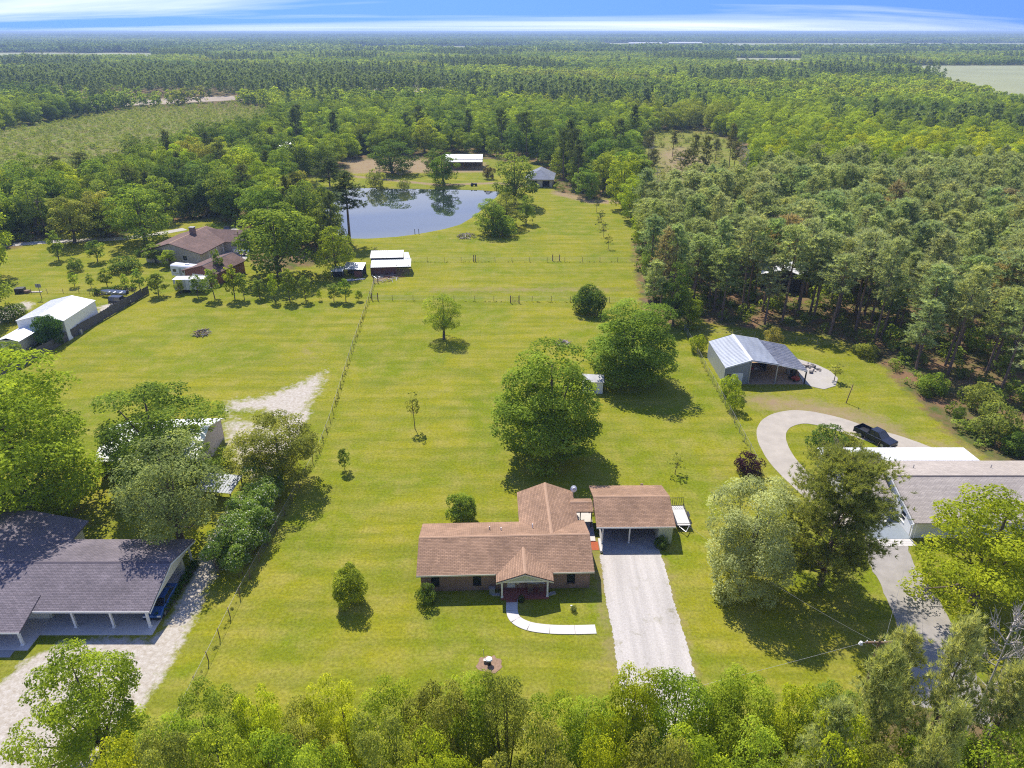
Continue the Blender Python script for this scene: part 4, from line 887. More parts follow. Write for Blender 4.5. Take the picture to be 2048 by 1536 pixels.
# ================================================================== buildings
def window(parent, x, z0, w, h, y, ax='x', out=-1, pane=None, frame=None, name='window', bars=1, sill=True, fw=0.045):
    """recessed window: pane, frame bars and sill; ax is the wall's direction, y its outer face, out the outward sign"""
    fr, pn, sl = MB(), MB(), MB(); i = -out
    def bx(mb, a0, a1, d0, d1, z0_, z1_):
        d0, d1 = sorted((y+i*d0, y+i*d1))
        mb.box(a0,a1,d0,d1,z0_,z1_) if ax == 'x' else mb.box(d0,d1,a0,a1,z0_,z1_)
    bx(pn, x-w/2+.01, x+w/2-.01, .10, .12, z0+.01, z0+h-.01)
    bx(fr, x-w/2, x-w/2+fw, .03, .09, z0, z0+h); bx(fr, x+w/2-fw, x+w/2, .03, .09, z0, z0+h)
    bx(fr, x-w/2+fw, x+w/2-fw, .03, .09, z0, z0+fw); bx(fr, x-w/2+fw, x+w/2-fw, .03, .09, z0+h-fw, z0+h)
    if bars: bx(fr, x-w/2+fw, x+w/2-fw, .04, .085, z0+h*.5-fw*.4, z0+h*.5+fw*.4)
    f = fr.build(name, frame or white_paint, parent); pn.build('pane', pane or dark_glass, f)
    if sill: bx(sl, x-w/2-.06, x+w/2+.06, -.06, .02, z0-.07, z0-.003); sl.build('sill', frame or white_paint, f)
    return f
def gable_x(parent, x0, x1, yf, yb, ze, zr, mat, t=0.14, name='roof', ridge=None, yr=None, zb=None):
    """two roof slopes with the ridge along x"""
    yr = (yf+yb)/2 if yr is None else yr; zb = ze if zb is None else zb
    mb = MB(); mb.prism_x([(yf,ze),(yr,zr),(yb,zb),(yb,zb-t),(yr,zr-t),(yf,ze-t)], x0, x1)
    o = mb.build(name, mat, parent)
    if ridge: MB().prism_x([(yr-.16,zr-.03),(yr,zr+.035),(yr+.16,zr-.03)], x0+.02, x1-.02).build('ridge_cap', ridge, o)
    return o
def gable_y(parent, x0, x1, y0, y1, ze, zr, mat, t=0.14, name='roof', ridge=None, xr=None, zb=None):
    xr = (x0+x1)/2 if xr is None else xr; zb = ze if zb is None else zb
    mb = MB(); mb.prism_y([(x0,ze),(xr,zr),(x1,zb),(x1,zb-t),(xr,zr-t),(x0,ze-t)], y0, y1)
    o = mb.build(name, mat, parent)
    if ridge: MB().prism_y([(xr-.16,zr-.03),(xr,zr+.035),(xr+.16,zr-.03)], y0+.02, y1-.02).build('ridge_cap', ridge, o)
    return o
def fascia_x(parent, x0, x1, y, z, mat, h=.16, t=.03):
    return MB().box(x0,x1,y-t,y-.003,z-h-.02,z+.005).build('fascia', mat, parent)
def post(parent, x, y, z0, z1, w, mat, name='post'):
    mb = MB().box(x-w/2,x+w/2,y-w/2,y+w/2,z0+.12,z1-.1); mb.box(x-w*.75,x+w*.75,y-w*.75,y+w*.75,z0,z0+.12); mb.box(x-w*.7,x+w*.7,y-w*.7,y+w*.7,z1-.1,z1)
    return mb.build(name, mat, parent)
def metal_slope(parent, a, b, c, d, n, mat, gap=0.015, t=0.05, rib=0.04, name='roof_panel'):
    """slope a-b (eave) d-c (ridge) laid in n sheets, each with raised seams"""
    a, b, c, d = map(Vector, (a,b,c,d)); out = []
    nrm = (b-a).cross(d-a).normalized(); nrm = nrm if nrm.z > 0 else -nrm
    for i in range(n):
        s0, s1 = i/n, (i+1)/n; L = (b-a).length; g = gap/L
        p = [a.lerp(b,s0+g), a.lerp(b,s1-g), d.lerp(c,s1-g), d.lerp(c,s0+g)]; mb = MB()
        mb.add([q for q in p] + [q - nrm*t for q in p], [(0,1,2,3),(7,6,5,4),(0,4,5,1),(1,5,6,2),(2,6,7,3),(3,7,4,0)])
        if rib:
            for s in (0.02, 0.5):
                q0, q1 = p[0].lerp(p[1],s), p[3].lerp(p[2],s); e = (p[1]-p[0]).normalized()*rib*.5
                mb.add([q0-e,q0+e,q1+e,q1-e,q0+nrm*rib,q1+nrm*rib], [(0,1,4),(2,3,5),(1,2,5,4),(3,0,4,5)])
        out.append(mb.build(name, mat, parent))
    return out

# --- 1. the brick house
hs = thing('brick_house', 'brown shingled brick ranch house with a small gabled front porch', 'house', (-0.78,60.45,0), R(2.0))
WL, WF, WB, EV, RG = 8.72, -3.8, 3.8, 2.52, 4.0
win = [(-7.25,.72,.85,1.38),(-2.95,.72,.85,1.38),(6.75,.72,.85,1.38)]
op = [(x+WL-w/2,x+WL+w/2,z,z+h) for x,z,w,h in win] + [(.1+WL,1.0+WL,.22,2.25),(2.3+WL,4.05+WL,.75,2.15)]
mb = MB(); wall_open(mb, 2*WL, 2.5, .2, op); mb.v = [(x-WL,y+WF,z) for x,y,z in mb.v]; mb.build('front_wall', brick_m, hs)
mb = MB(); mb.box(-WL,-WL+.2,WF+.2,WB,0,2.5); mb.prism_x([(WF+.1,2.5),(WB-.0,2.5),(0,3.86)],-WL+.003,-WL+.19); mb.build('side_wall', brick_m, hs)
mb = MB(); mb.box(WL-.2,WL,WF+.2,WB,0,2.5); mb.prism_x([(WF+.1,2.5),(WB-.0,2.5),(0,3.86)],WL-.19,WL-.003); mb.build('side_wall', brick_m, hs)
MB().box(-WL+.2,WL-.2,WB-.2,WB,0,2.5).build('back_wall', brick_m, hs)
MB().box(-WL+.2,WL-.2,WF+.35,WF+.4,0.0,2.45).build('shade_backing', black_shade, hs)  # added dark sheet behind the front wall, indoor shade put into its colour
for x,z,w,h in win: window(hs, x, z, w, h, WF, 'x', -1, frame=black_metal)
window(hs, 3.175, .75, 1.75, 1.4, WF, 'x', -1, bars=0)
dr = MB().box(.1,1.0,WF+.06,WF+.11,.22,2.25).build('door', white_paint, hs); MB().box(.22,.88,WF+.045,WF+.06,.95,2.05).build('pane', blind_m, dr); MB().tube((.9,WF+.02,1.2),(.9,WF+.06,1.2),.03).build('handle', steel, dr)
MB().box(1.08,1.4,WF-.04,WF-.003,.7,2.2).build('shutter', cream_paint, hs)
rf = gable_x(hs, -9.1, 9.08, -4.28, 4.28, EV, RG, shingle_brown_x, ridge=ridge_brown)
for vx, vy in ((-1.6,1.9),(-.35,1.7),(3.1,2.2)): MB().tube((vx,vy,3.1),(vx,vy,3.75),.06,.06,8).build('vent_pipe', white_paint if vx > -1 else steel, rf)
fascia_x(hs, -9.1, -1.05, -4.28, EV, cream_paint); fascia_x(hs, 4.85, 9.08, -4.28, EV, cream_paint)
for sx in (-1,1):
    MB().prism_x([(-4.28,EV-.18),(0,RG-.18),(4.28,EV-.18),(4.28,EV-.34),(0,RG-.34),(-4.28,EV-.34)], sx*9.06-(.03 if sx>0 else 0), sx*9.06+(.03 if sx<0 else 0)).build('rake_board', cream_paint, hs)
# rear wing
MB().box(1.85,2.05,WB+.003,9.55,0,2.5).build('wing_wall', brick_m, hs); MB().box(8.05,8.25,WB+.003,9.55,0,2.5).build('wing_wall', brick_m, hs)
mb = MB().box(2.05,8.05,9.35,9.55,0,2.5); mb.prism_y([(1.95,2.5),(8.15,2.5),(5.05,3.72)],9.36,9.54); mb.build('wing_wall', brick_m, hs)
wr = gable_y(hs, 1.72, 8.38, .3, 9.95, EV+.01, 3.88, shingle_brown_y, name='wing_roof', ridge=ridge_brown)
# porch
PX0, PX1, PXC, PYF = -1.0, 4.8, 1.9, -5.45
gable_y(hs, PX0, PX1, PYF, -1.1, 2.48, 3.52, shingle_brown_y, name='porch_roof', ridge=ridge_brown)
MB().prism_y([(PX0+.45,2.34),(PX1-.45,2.34),(PXC,3.26)], PYF+.28, PYF+.36).build('porch_gable', pale_green, hs)
MB().prism_y([(PX0,2.36),(PXC,3.40),(PX1,2.36),(PX1,2.20),(PXC,3.24),(PX0,2.20)], PYF-.035, PYF-.004).build('porch_fascia', cream_paint, hs)
MB().box(PX0+.3,PX1-.3,PYF+.26,PYF+.42,2.14,2.33).build('porch_beam', white_paint, hs)
MB().box(-.55,4.35,PYF+.1,WF-.004,0,.2).build('porch_floor', red_floor, hs)
for x in (-.42,4.22): post(hs, x, PYF+.33, .2, 2.14, .17, white_paint, 'porch_post')
MB().box(.0,1.1,PYF-.28,PYF+.097,0,.1).build('step', red_floor, hs)
# things at the porch
def chair(x, y, rz, label):
    t = thing('porch_chair', label, 'chair', (x,y,.2), rz, 'chairs on the porch')
    MB().box(-.26,.26,-.25,.25,.38,.43).build('seat', wood_brown, t); MB().box(-.26,.26,.22,.27,.43,.95).build('backrest', wood_brown, t)
    for a in (-.23,.23):
        for b in (-.22,.22): MB().box(a-.02,a+.02,b-.02,b+.02,0,.38).build('leg', wood_brown, t)
chair(1.9,55.95,R(5),'brown chair on the porch nearer the door'); chair(3.0,56.0,R(-8),'brown chair on the porch farther from the door')
pl = thing('planter', 'dark planter pots beside the porch step', 'planter', (.95,54.85,0)); MB().tube((0,0,0),(0,0,.35),.2,.26,10).build('pot', black_metal, pl); pc = link('plant', BUSH[0]['crown'], pl); pc.scale = (.25,.25,.25); pc.location = (0,0,.3); pc.color = (.1,.14,.04,1)
MB2 = thing('meter_box', 'grey utility boxes by the front wall of the brick house', 'utility box', (-2.05,56.1,0)); MB().box(-.3,.3,-.2,.2,0,.7).build('cabinet', grey_siding, MB2); MB().box(-.33,.33,-.23,.23,.7,.74).build('lid', steel, MB2)
# satellite dish at the rear wing
sdh = thing('satellite_dish', 'white satellite dish at the rear eave of the brick house', 'dish', (7.35,70.2,2.5)); MB().tube((0,0,-.5),(0,0,.55),.03).build('mast', steel, sdh)
mb = MB(); nseg = 14
for k in range(3):
    for j in range(nseg): a = 2*math.pi*j/nseg; r = .42*(k+1)/3; mb.v.append((r*math.cos(a), -.14*(1-(r/.42)**2), r*math.sin(a)))
c0 = len(mb.v); mb.v.append((0,-.14,0))
for k in range(2):
    for j in range(nseg): mb.f.append((k*nseg+j,k*nseg+(j+1)%nseg,(k+1)*nseg+(j+1)%nseg,(k+1)*nseg+j))
for j in range(nseg): mb.f.append((c0,j,(j+1)%nseg))
ds = mb.build('reflector', white_paint, sdh, True); ds.location = (0,0,.7); ds.rotation_euler = (R(-25),0,R(20)); MB().tube((0,0,.35),(.1,-.5,.75),.018).build('feed_arm', steel, sdh)

# --- 2. carport with storage room and breezeway
cpt = thing('carport', 'open two bay carport with brown shingled roof and pale storage room', 'carport', (13.8,67.85,0), R(0.6))
gable_x(cpt, -4.42, 4.45, -4.05, 4.05, 2.52, 3.82, shingle_brown_x, ridge=ridge_brown); fascia_x(cpt, -4.42, 4.45, -4.05, 2.52, white_paint)
for x in (-4.41,4.41): MB().prism_x([(-4.0,2.36),(0,3.66),(4.0,2.36)], x-.02 if x>0 else x+.3, x+.0 if x>0 else x+.34).build('gable_end', pale_green, cpt)
MB().box(-3.75,2.62,-4.9,3.6,0,.1).build('floor_slab', concrete_dark, cpt); MB().box(-3.75,2.62,-5.65,-4.905,0,.085).build('apron', concrete, cpt)
MB().box(2.62,4.2,-3.85,-3.75,.0,2.45).build('storage_wall', pale_green, cpt); MB().box(4.1,4.2,-3.75,3.6,0,2.45).build('storage_wall', pale_green, cpt); MB().box(2.62,2.72,-3.75,3.6,0,2.45).build('storage_wall', pale_green, cpt)
MB().box(-3.75,4.2,3.6,3.7,0,2.45).build('back_wall', pale_green, cpt); MB().box(-3.85,-3.75,.8,3.6,0,2.45).build('side_wall', brick_m, cpt)
for k in range(9): MB().box(2.66+k*.175,2.68+k*.175,-3.87,-3.852,0,2.4).build('batten', pale_green, cpt)
for x in (-3.65,-.62): post(cpt, x, -3.75, .1, 2.4, .15, white_paint)
MB().box(-4.2,4.25,-3.85,-3.65,2.26,2.38).build('beam', white_paint, cpt) if False else None
MB().box(-4.05,-3.78,-5.4,-3.2,0,.32).build('kerb_wall', concrete_white, cpt)
bw = gable_x(cpt, -7.05, -4.44, -1.05, 1.55, 2.42, 2.92, shingle_brown_x, name='breezeway_roof', ridge=ridge_brown)
for x in (-5.9,-4.6): MB().box(x-.05,x+.05,-.95,-.85,0,2.3).build('breezeway_post', black_metal, cpt)
patio = MB().slab([(7.2,64.4,.12),(9.5,64.4,.12),(9.5,70.5,.12),(7.2,70.5,.12)][::1], .14).build('patio', concrete_white); tag(patio, kind='structure')
tag(MB().slab([(8.3,62.9,.03),(9.75,62.9,.03),(9.75,64.38,.03),(8.3,64.38,.03)], .05).build('mulch_bed', red_mulch), kind='structure')
grl = thing('garden_rail', 'black iron rail edging the white patio beside the house', 'railing', (7.35,64.5,.12))
for k in range(5): MB().tube((0,k*.55,0),(0,k*.55,.9),.025).build('baluster', black_metal, grl)
MB().tube((0,-.05,.9),(0,2.3,.9),.03).build('handrail', black_metal, grl)
stv = thing('vent_post', 'short pale post standing behind the carport', 'post', (16.1,73.3,0)); MB().tube((0,0,0),(0,0,1.5),.07).build('shaft', wood_pale, stv); MB().box(-.16,.16,-.12,.12,1.5,1.8).build('cap', wood_brown, stv)
# trailer
tr = thing('utility_trailer', 'flat utility trailer with white deck and upright black ramp beside the carport', 'trailer', (19.95,68.5,0), R(1))
MB().box(-.78,.78,-1.9,1.9,.52,.58).build('deck', plain('trailer_deck', (.52,.5,.45), .7, var=.1), tr)
mb = MB()
for x in (-.82,.82): mb.box(x-.04,x+.04,-1.95,1.95,.46,.62); mb.box(x-.025,x+.025,-1.95,1.95,.86,.91)
mb.box(-.86,.86,-1.99,-1.91,.46,.62); mb.box(-.86,.86,-1.99,-1.94,.86,.91); mb.build('frame', black_metal, tr)
for x in (-.82,.82):
    for y in (-1.9,-.65,.65,1.9): MB().box(x-.02,x+.02,y-.02,y+.02,.62,.86).build('stake', black_metal, tr)
rp = MB().box(-.8,.8,1.98,2.02,.55,.60).box(-.8,.8,1.98,2.02,1.66,1.71).build('ramp', black_metal, tr)
for k in range(7): MB().box(-.8+k*.262,-.76+k*.262,1.985,2.015,.60,1.66).build('ramp_bar', black_metal, rp)
MB().path([(-.6,-1.95,.5),(0,-3.0,.5)],[.05,.05],5).path([(.6,-1.95,.5),(0,-3.0,.5)],[.05,.05],5).build('tongue', steel, tr)
for x in (-.98,.98): w_ = MB().wheel(x,.1,.34,.34,.2).build('wheel', dark_rubber, tr); MB().wheel(x,.1,.34,.18,.22,10).build('rim', steel, w_); MB().box(x-.13,x+.13,-.35,.55,.72,.75).build('fender', black_metal, tr)

# --- 3. right neighbour: grey shingles in front, white metal roof behind
rh = thing('grey_roofed_house', 'long house with grey shingles in front and a white metal roof behind', 'house', (54.9,70.95,0), 0)
gable_x(rh, -9.7, 11.5, -6.55, 6.4, 2.6, 4.6, shingle_grey_x, ridge=plain('dark_ridge', (.07,.06,.06), .8))
ms = metal_slope(rh, (-14.4,6.42,2.62),(5.25,6.42,2.62),(5.25,10.0,2.36),(-14.4,10.0,2.36), 21, metal_white, .004)
MB().box(-9.3,11,-5.9,-5.7,0,2.45).build('front_wall', white_paint, rh)
mb = MB(); wall_open(mb, 11.6, 2.45, .2, [(1.6,2.6,.8,2.0),(8.0,9.0,.8,2.0)]); mb.v = [(-9.3+y,-5.7+x,z) for x,y,z in mb.v]; mb.prism_x([(-5.7,2.45),(5.7,2.45),(0,4.35)],-9.29,-9.12); mb.build('gable_wall', white_paint, rh)
window(rh, -3.6, .8, 1.0, 1.2, -9.3, 'y', -1)
MB().box(11,11.2,-5.9,5.9,0,2.45).build('end_wall', white_paint, rh); MB().box(-9.1,11,5.7,5.9,0,2.45).build('back_wall', white_paint, rh)
MB().box(-14.2,5,9.0,9.1,0,2.3).build('porch_back_wall', white_paint, rh)
gable_x(rh, -14.6, -9.75, -1.6, 6.1, 2.58, 3.9, shingle_grey_x, name='wing_roof', yr=2.2)
mb = MB(); wall_open(mb, 4.6, 2.45, .2, [(.6,1.5,.8,2.0),(2.6,3.5,.05,2.1)]); mb.v = [(x-14.2,y-.4,z) for x,y,z in mb.v]; mb.build('wing_wall', white_paint, rh)
MB().box(-14.2,-14.0,-.2,5.8,0,2.45).build('wing_wall', white_paint, rh)
window(rh, -13.15, .8, .9, 1.2, -.4, 'x', -1); dr = MB().box(-11.58,-10.72,-.34,-.29,.05,2.1).build('door', dark_glass, rh); MB().tube((-10.85,-.38,1.1),(-10.85,-.34,1.1),.03).build('handle', steel, dr)
MB().box(-14.0,-9.33,-6.2,-.42,0,.12).build('porch_floor', plain('blue_grey_porch', (.21,.24,.26), .6, var=.1), rh)
for k in range(3): MB().box(-13.2,-9.3,-6.7-k*.32,-6.2-k*.32-.003,0,.1-k*.028).build('step', concrete_white, rh)
MB().path([(-9.72,-6.6,2.5),(-9.85,-6.35,2.2),(-9.5,-5.95,.3)],[.06]*3,6).build('downpipe', white_paint, rh)
MB().prism_x([(-6.5,2.45),(0,4.44),(6.3,2.45),(6.3,2.25),(0,4.24),(-6.5,2.25)],-9.73,-9.70).build('rake_board', white_paint, rh)
for vx in (-5.2,4.4): MB().tube((vx,3.2,3.4),(vx,3.2,4.05),.06).build('vent_pipe', steel, rh)
def white_chair(x, y, rz, label):
    t = thing('white_chair', label, 'chair', (x,y,.12), rz, 'white chairs on the grey porch')
    MB().box(-.28,.28,-.28,.28,.36,.41).build('seat', white_paint, t)
    for k in range(4): MB().box(-.26+k*.14,-.16+k*.14,.26,.3,.41,1.05).build('back_slat', white_paint, t)
    for a in (-.26,.26):
        MB().box(a-.03,a+.03,-.28,.28,.6,.64).build('armrest', white_paint, t)
        for b in (-.25,.25): MB().box(a-.025,a+.025,b-.025,b+.025,0,.36 if b > 0 else .6).build('leg', white_paint, t)
white_chair(43.9,69.0,R(-60),'white slatted chair on the grey porch by the wall'); white_chair(43.6,67.6,R(-75),'white slatted chair on the grey porch, nearer the steps')

# --- 4. pole barn
pb = thing('pole_barn', 'grey metal pole barn with an open bay and a striped lean-to roof', 'barn', (0,0,0))
B0, B1, XL, XR, XS, XE = 104.6, 115.6, 34.7, 38.8, 43.3, 48.2
metal_slope(pb, (XL,B1,3.0),(XL,B0,3.0),(XR,B0,4.35),(XR,B1,4.35), 12, metal_bluegrey, .004)
metal_slope(pb, (XS,B0,3.62),(XS,B1,3.62),(XR+.05,B1,4.35),(XR+.05,B0,4.35), 12, metal_bluegrey, .004)
metal_slope(pb, (XE,B0+.1,2.45),(XE,B1-.2,2.45),(XS-.1,B1-.2,3.5),(XS-.1,B0+.1,3.5), 14, metal_aged, .012, rib=.09, name='lean_to_panel')
MB().prism_y([(XR-.25,4.30),(XR,4.44),(XR+.28,4.32)], B0-.02, B1+.02).build('ridge_cap', metal_white, pb)
MB().prism_y([(XL-.02,2.93),(XR,4.28),(XS,3.55),(XE,2.4),(XE,2.28),(XS,3.42),(XR,4.15),(XL-.02,2.8)], B0-.03, B0-.003).build('fascia', metal_white, pb)
for k in range(13): MB().box(XL+.05,XL+.1,B0+.1+k*.83,B0+.1+k*.83+.8,0,2.92).build('wall_sheet', metal_pale, pb)
mb = MB(); wall_open(mb, 4.0, 2.9, .1, [(.25,1.05,.1,1.95),(1.3,2.95,.5,2.0)]); mb.v = [(x+XL+.12,y+B0+.1,z) for x,y,z in mb.v]; mb.prism_y([(XL+.12,2.9),(XR,2.9),(XR,4.22)],B0+.105,B0+.19); mb.build('front_wall', grey_siding, pb)
window(pb, XL+.77, .1, .8, 1.85, B0+.1, 'x', -1, name='door')
MB().box(XL+1.42,XL+3.07,B0+.06,B0+.13,.5,2.0).build('white_panel', metal_white, pb)
MB().box(XL+.1,XS,B1-.2,B1-.1,0,3.0).build('back_wall', grey_siding, pb); MB().box(XS-.06,XS+.04,B0+5,B1-.1,0,3.4).build('inner_wall', black_shade, pb); MB().box(XR,XR+.08,B0+4.5,B1-.2,0,3.6).build('inner_wall', black_shade, pb)  # inner walls carry the shade of the open bays in their colour
for x,z in ((XR+.02,4.1),(XS-.08,3.4),(XE-.12,2.3)): MB().box(x-.09,x+.09,B0+.02,B0+.2,0,z).build('post', steel if x < 45 else black_metal, pb)
for y in (B0+3.7,B0+7.3,B1-.3): MB().box(XE-.2,XE-.06,y-.07,y+.07,0,2.3).build('post', wood_brown, pb)
MB().box(XL+.2,XE-.1,B0+.0,B1-.3,0.0,.05).build('dirt_floor', tan_dirt, pb)
def junk(name, label, cat, x, y, items):
    t = thing(name, label, cat, (x,y,0))
    for nm, m, (a,b,c,d,e,f), rz in items: o = MB().box(a,b,c,d,e,f).build(nm, m, t); o.rotation_euler = (0,0,rz)
    return t
junk('workbench', 'cluttered workbench inside the open barn bay', 'workbench', 40.6, 108.6, [('top',wood_brown,(-1.1,1.1,-.4,.4,.85,.92),0),('leg',wood_brown,(-1.05,-.95,-.35,-.25,.05,.85),0),('leg',wood_brown,(.95,1.05,-.35,-.25,.05,.85),0),('tool_box',red_paint,(-.5,.1,-.2,.2,.92,1.2),.1),('crate',steel,(.3,.8,-.2,.2,.92,1.25),-.2)])
mow = thing('riding_mower', 'red riding mower parked at the right end of the lean-to', 'mower', (46.9,106.2,.05), R(20))
MB().box(-.4,.4,-.9,-.1,.3,.75).build('hood', red_paint, mow); MB().box(-.45,.45,-.1,.7,.3,.5).build('deck', red_paint, mow); MB().box(-.25,.25,.3,.7,.5,.62).box(-.25,.25,.62,.7,.62,1.0).build('seat', black_metal, mow); MB().tube((0,-.15,.7),(0,.1,1.0),.02).build('steering_column', black_metal, mow)
for x,y,r in ((-.42,-.65,.2),(.42,-.65,.2),(-.48,.45,.3),(.48,.45,.3)): MB().wheel(x,y,r,r,.2,12).build('wheel', dark_rubber, mow)
junk('scrap_heap', 'dark clutter of tools and drums at the lean-to corner', 'clutter', 47.4, 108.2, [('drum',black_metal,(-.3,.3,-.3,.3,.05,.9),.3),('box',wood_brown,(.4,.9,-.5,.2,.05,.6),.2),('drum',steel,(-.9,-.4,.2,.7,.05,.85),.1),('board',wood_pale,(-.8,.9,.9,1.1,.05,.4),.3)])
def rubble(name, label, cat, x, y, n, Rr, mats, zs=(.1,.35), seed=1, kind='log', long=1.2):
    """heap of separate logs or stones"""
    rg = random.Random(seed); t = thing(name, label, cat, (x,y,0))
    for i in range(n):
        a, r = rg.uniform(0,6.28), Rr*math.sqrt(rg.random()); z = rg.uniform(*zs)*(1.3-r/Rr); q = rg.uniform(0,3.14); L = long*rg.uniform(.5,1)
        if kind == 'log':
            e = Vector((math.cos(q),math.sin(q),rg.uniform(-.25,.4)))*L*.5; c = Vector((r*math.cos(a),r*math.sin(a),z+.1)); rr = rg.uniform(.035,.1)
            MB().path([c-e, c+Vector((rg.uniform(-.08,.08),rg.uniform(-.08,.08),.05)), c+e],[rr,rr*.9,rr*.5],5).build('branch', rg.choice(mats), t)
        else:
            s = rg.uniform(.15,.4); mb = MB(); mb.box(-s,s,-s*.7,s*.7,0,s*1.1); mb.v = [(v[0]*rg.uniform(.7,1.1),v[1]*rg.uniform(.7,1.1),v[2]*rg.uniform(.7,1.1)) for v in mb.v]
            o = mb.build('stone', rg.choice(mats), t); o.location = (r*math.cos(a),r*math.sin(a),max(0,z-.1)); o.rotation_euler = (0,0,q)
    return t
p = G(1622,738); rubble('debris_heap', 'low grey heap of rubble on the concrete pad behind the pole barn', 'rubble', p.x, p.y, 34, 1.8, [concrete, wood_grey, wood_pale], (.08,.3), 3, 'stone')
p = G(1126,688); rubble('brush_pile', 'small brush pile on the pasture left of the far oak', 'brush pile', p.x, p.y, 40, 1.4, [wood_pale, wood_brown, wood_grey], (.05,.5), 4)
p = G(403,668); rubble('brush_pile', 'brush pile alone in the left pasture', 'brush pile', p.x, p.y, 46, 1.6, [wood_pale, wood_brown, wood_grey], (.05,.6), 5, long=1.8)
p = G(934,474); rubble('log_pile', 'pile of cut logs on the near bank of the pond', 'log pile', p.x, p.y, 60, 2.6, [wood_pale, wood_grey, wood_brown], (.1,.9), 6, long=2.2)
p = G(62,690); rubble('wood_pile', 'heap of split wood between the small white shed and the privacy fence', 'wood pile', p.x, p.y, 60, 2.2, [wood_brown, wood_pale, wood_grey], (.1,.8), 7, long=1.5)
p = G(775,556); rubble('lumber_scrap', 'scattered boards and tin on the ground before the metal roofed barn', 'scrap', p.x, p.y, 34, 3.2, [wood_pale, metal_pale, redbrown_wall], (.02,.2), 8, long=2.4)
p = G(1692,806); pl_ = thing('utility_post', 'leaning wooden post with a crosspiece beside the concrete pad', 'post', (p.x,p.y,0)); MB().tube((0,0,0),(.5,.1,3.2),.08,.06,8).build('pole', wood_brown, pl_); MB().tube((.25,-.5,2.5),(.5,.5,2.9),.04).build('crosspiece', wood_brown, pl_)

# small white shed by the far oak
sh = thing('garden_shed', 'small pale shed half hidden under the far oak', 'shed', (13.0,102.6,0), R(-4))
mb = MB(); wall_open(mb, 3.2, 2.1, .1, [(1.1,2.1,0,1.85)]); mb.v = [(x-1.6,y-1.3,z) for x,y,z in mb.v]; mb.build('front_wall', white_paint, sh)
MB().box(-1.6,-1.5,-1.2,1.3,0,2.1).build('side_wall', white_paint, sh); MB().box(1.5,1.6,-1.2,1.3,0,2.1).build('side_wall', white_paint, sh); MB().box(-1.5,1.5,1.2,1.3,0,2.1).build('back_wall', white_paint, sh)
gable_x(sh, -1.75, 1.75, -1.5, 1.5, 2.12, 2.75, metal_aged, .06); d_ = MB().box(-.5,.5,-1.25,-1.21,0,1.85).build('door', metal_pale, sh); MB().tube((.35,-1.29,1),(.35,-1.25,1),.03).build('handle', black_metal, d_)

# --- 5. left neighbour with plum roof
lh = thing('plum_roofed_house', 'low house with plum grey shingles and a long open carport on white posts', 'house', (0,0,0))
gable_x(lh, -64, -34.55, 50.95, 61.7, 2.5, 3.92, shingle_plum_x, ridge=ridge_plum, name='roof')
MB().prism_x([(48.75,2.02),(52.6,3.04),(52.6,2.90),(48.75,1.88)],-64,-45.75).build('porch_roof', shingle_plum_x, lh)
gable_y(lh, -61.9, -47.75, 57, 64.9, 2.56, 4.25, shingle_plum_y, name='wing_roof', ridge=ridge_plum)
MB().box(-61.2,-48.45,64.2,64.4,0,2.5).build('wing_wall', cream_paint, lh); MB().box(-48.65,-48.45,61.3,64.2,0,2.5).build('wing_wall', cream_paint, lh)
window(lh, 62.7, .9, 1.0, 1.2, -48.45, 'y', 1)
MB().box(-45.75,-34.55,50.915,50.945,2.3,2.5).build('fascia', white_paint, lh); MB().box(-64,-45.75,48.715,48.745,1.86,2.02).build('fascia', white_paint, lh)
MB().prism_x([(50.95,2.36),(56.32,3.78),(61.7,2.36)],-34.75,-34.68).build('gable_end', cream_paint, lh)
MB().prism_x([(50.95,2.34),(56.32,3.76),(61.7,2.34),(61.7,2.16),(56.32,3.58),(50.95,2.16)],-34.545,-34.515).build('rake_board', white_paint, lh)
for x,y,z in ((-42.4,51.4,2.3),(-38.7,51.4,2.3),(-35.2,51.4,2.3),(-46.2,49.15,1.85),(-35.0,60.9,2.2),(-54.5,49.15,1.85)): post(lh, x, y, .08, z, .2, white_paint)
MB().box(-45.4,-34.6,50.4,58.9,0,.08).build('floor_slab', concrete_white, lh); MB().box(-64,-45.4,48.5,52.5,0,.09).build('porch_floor', concrete_white, lh)
MB().box(-45.6,-45.4,52.6,61,0,2.5).build('carport_wall', cream_paint, lh); MB().box(-64,-45.6,52.5,52.7,0,2.5).build('front_wall', cream_paint, lh); MB().box(-45.4,-34.9,58.9,59.1,0,2.4).build('back_wall', cream_paint, lh)
for k in range(3): MB().box(-49.5,-46.6,47.7+k*.28,48.0+k*.28-.01,0,.03+k*.025).build('step', concrete, lh)
MB().tube((-52.5,55.2,3.4),(-52.5,55.2,4.05),.12,.12,8).build('vent_pipe', steel, lh)

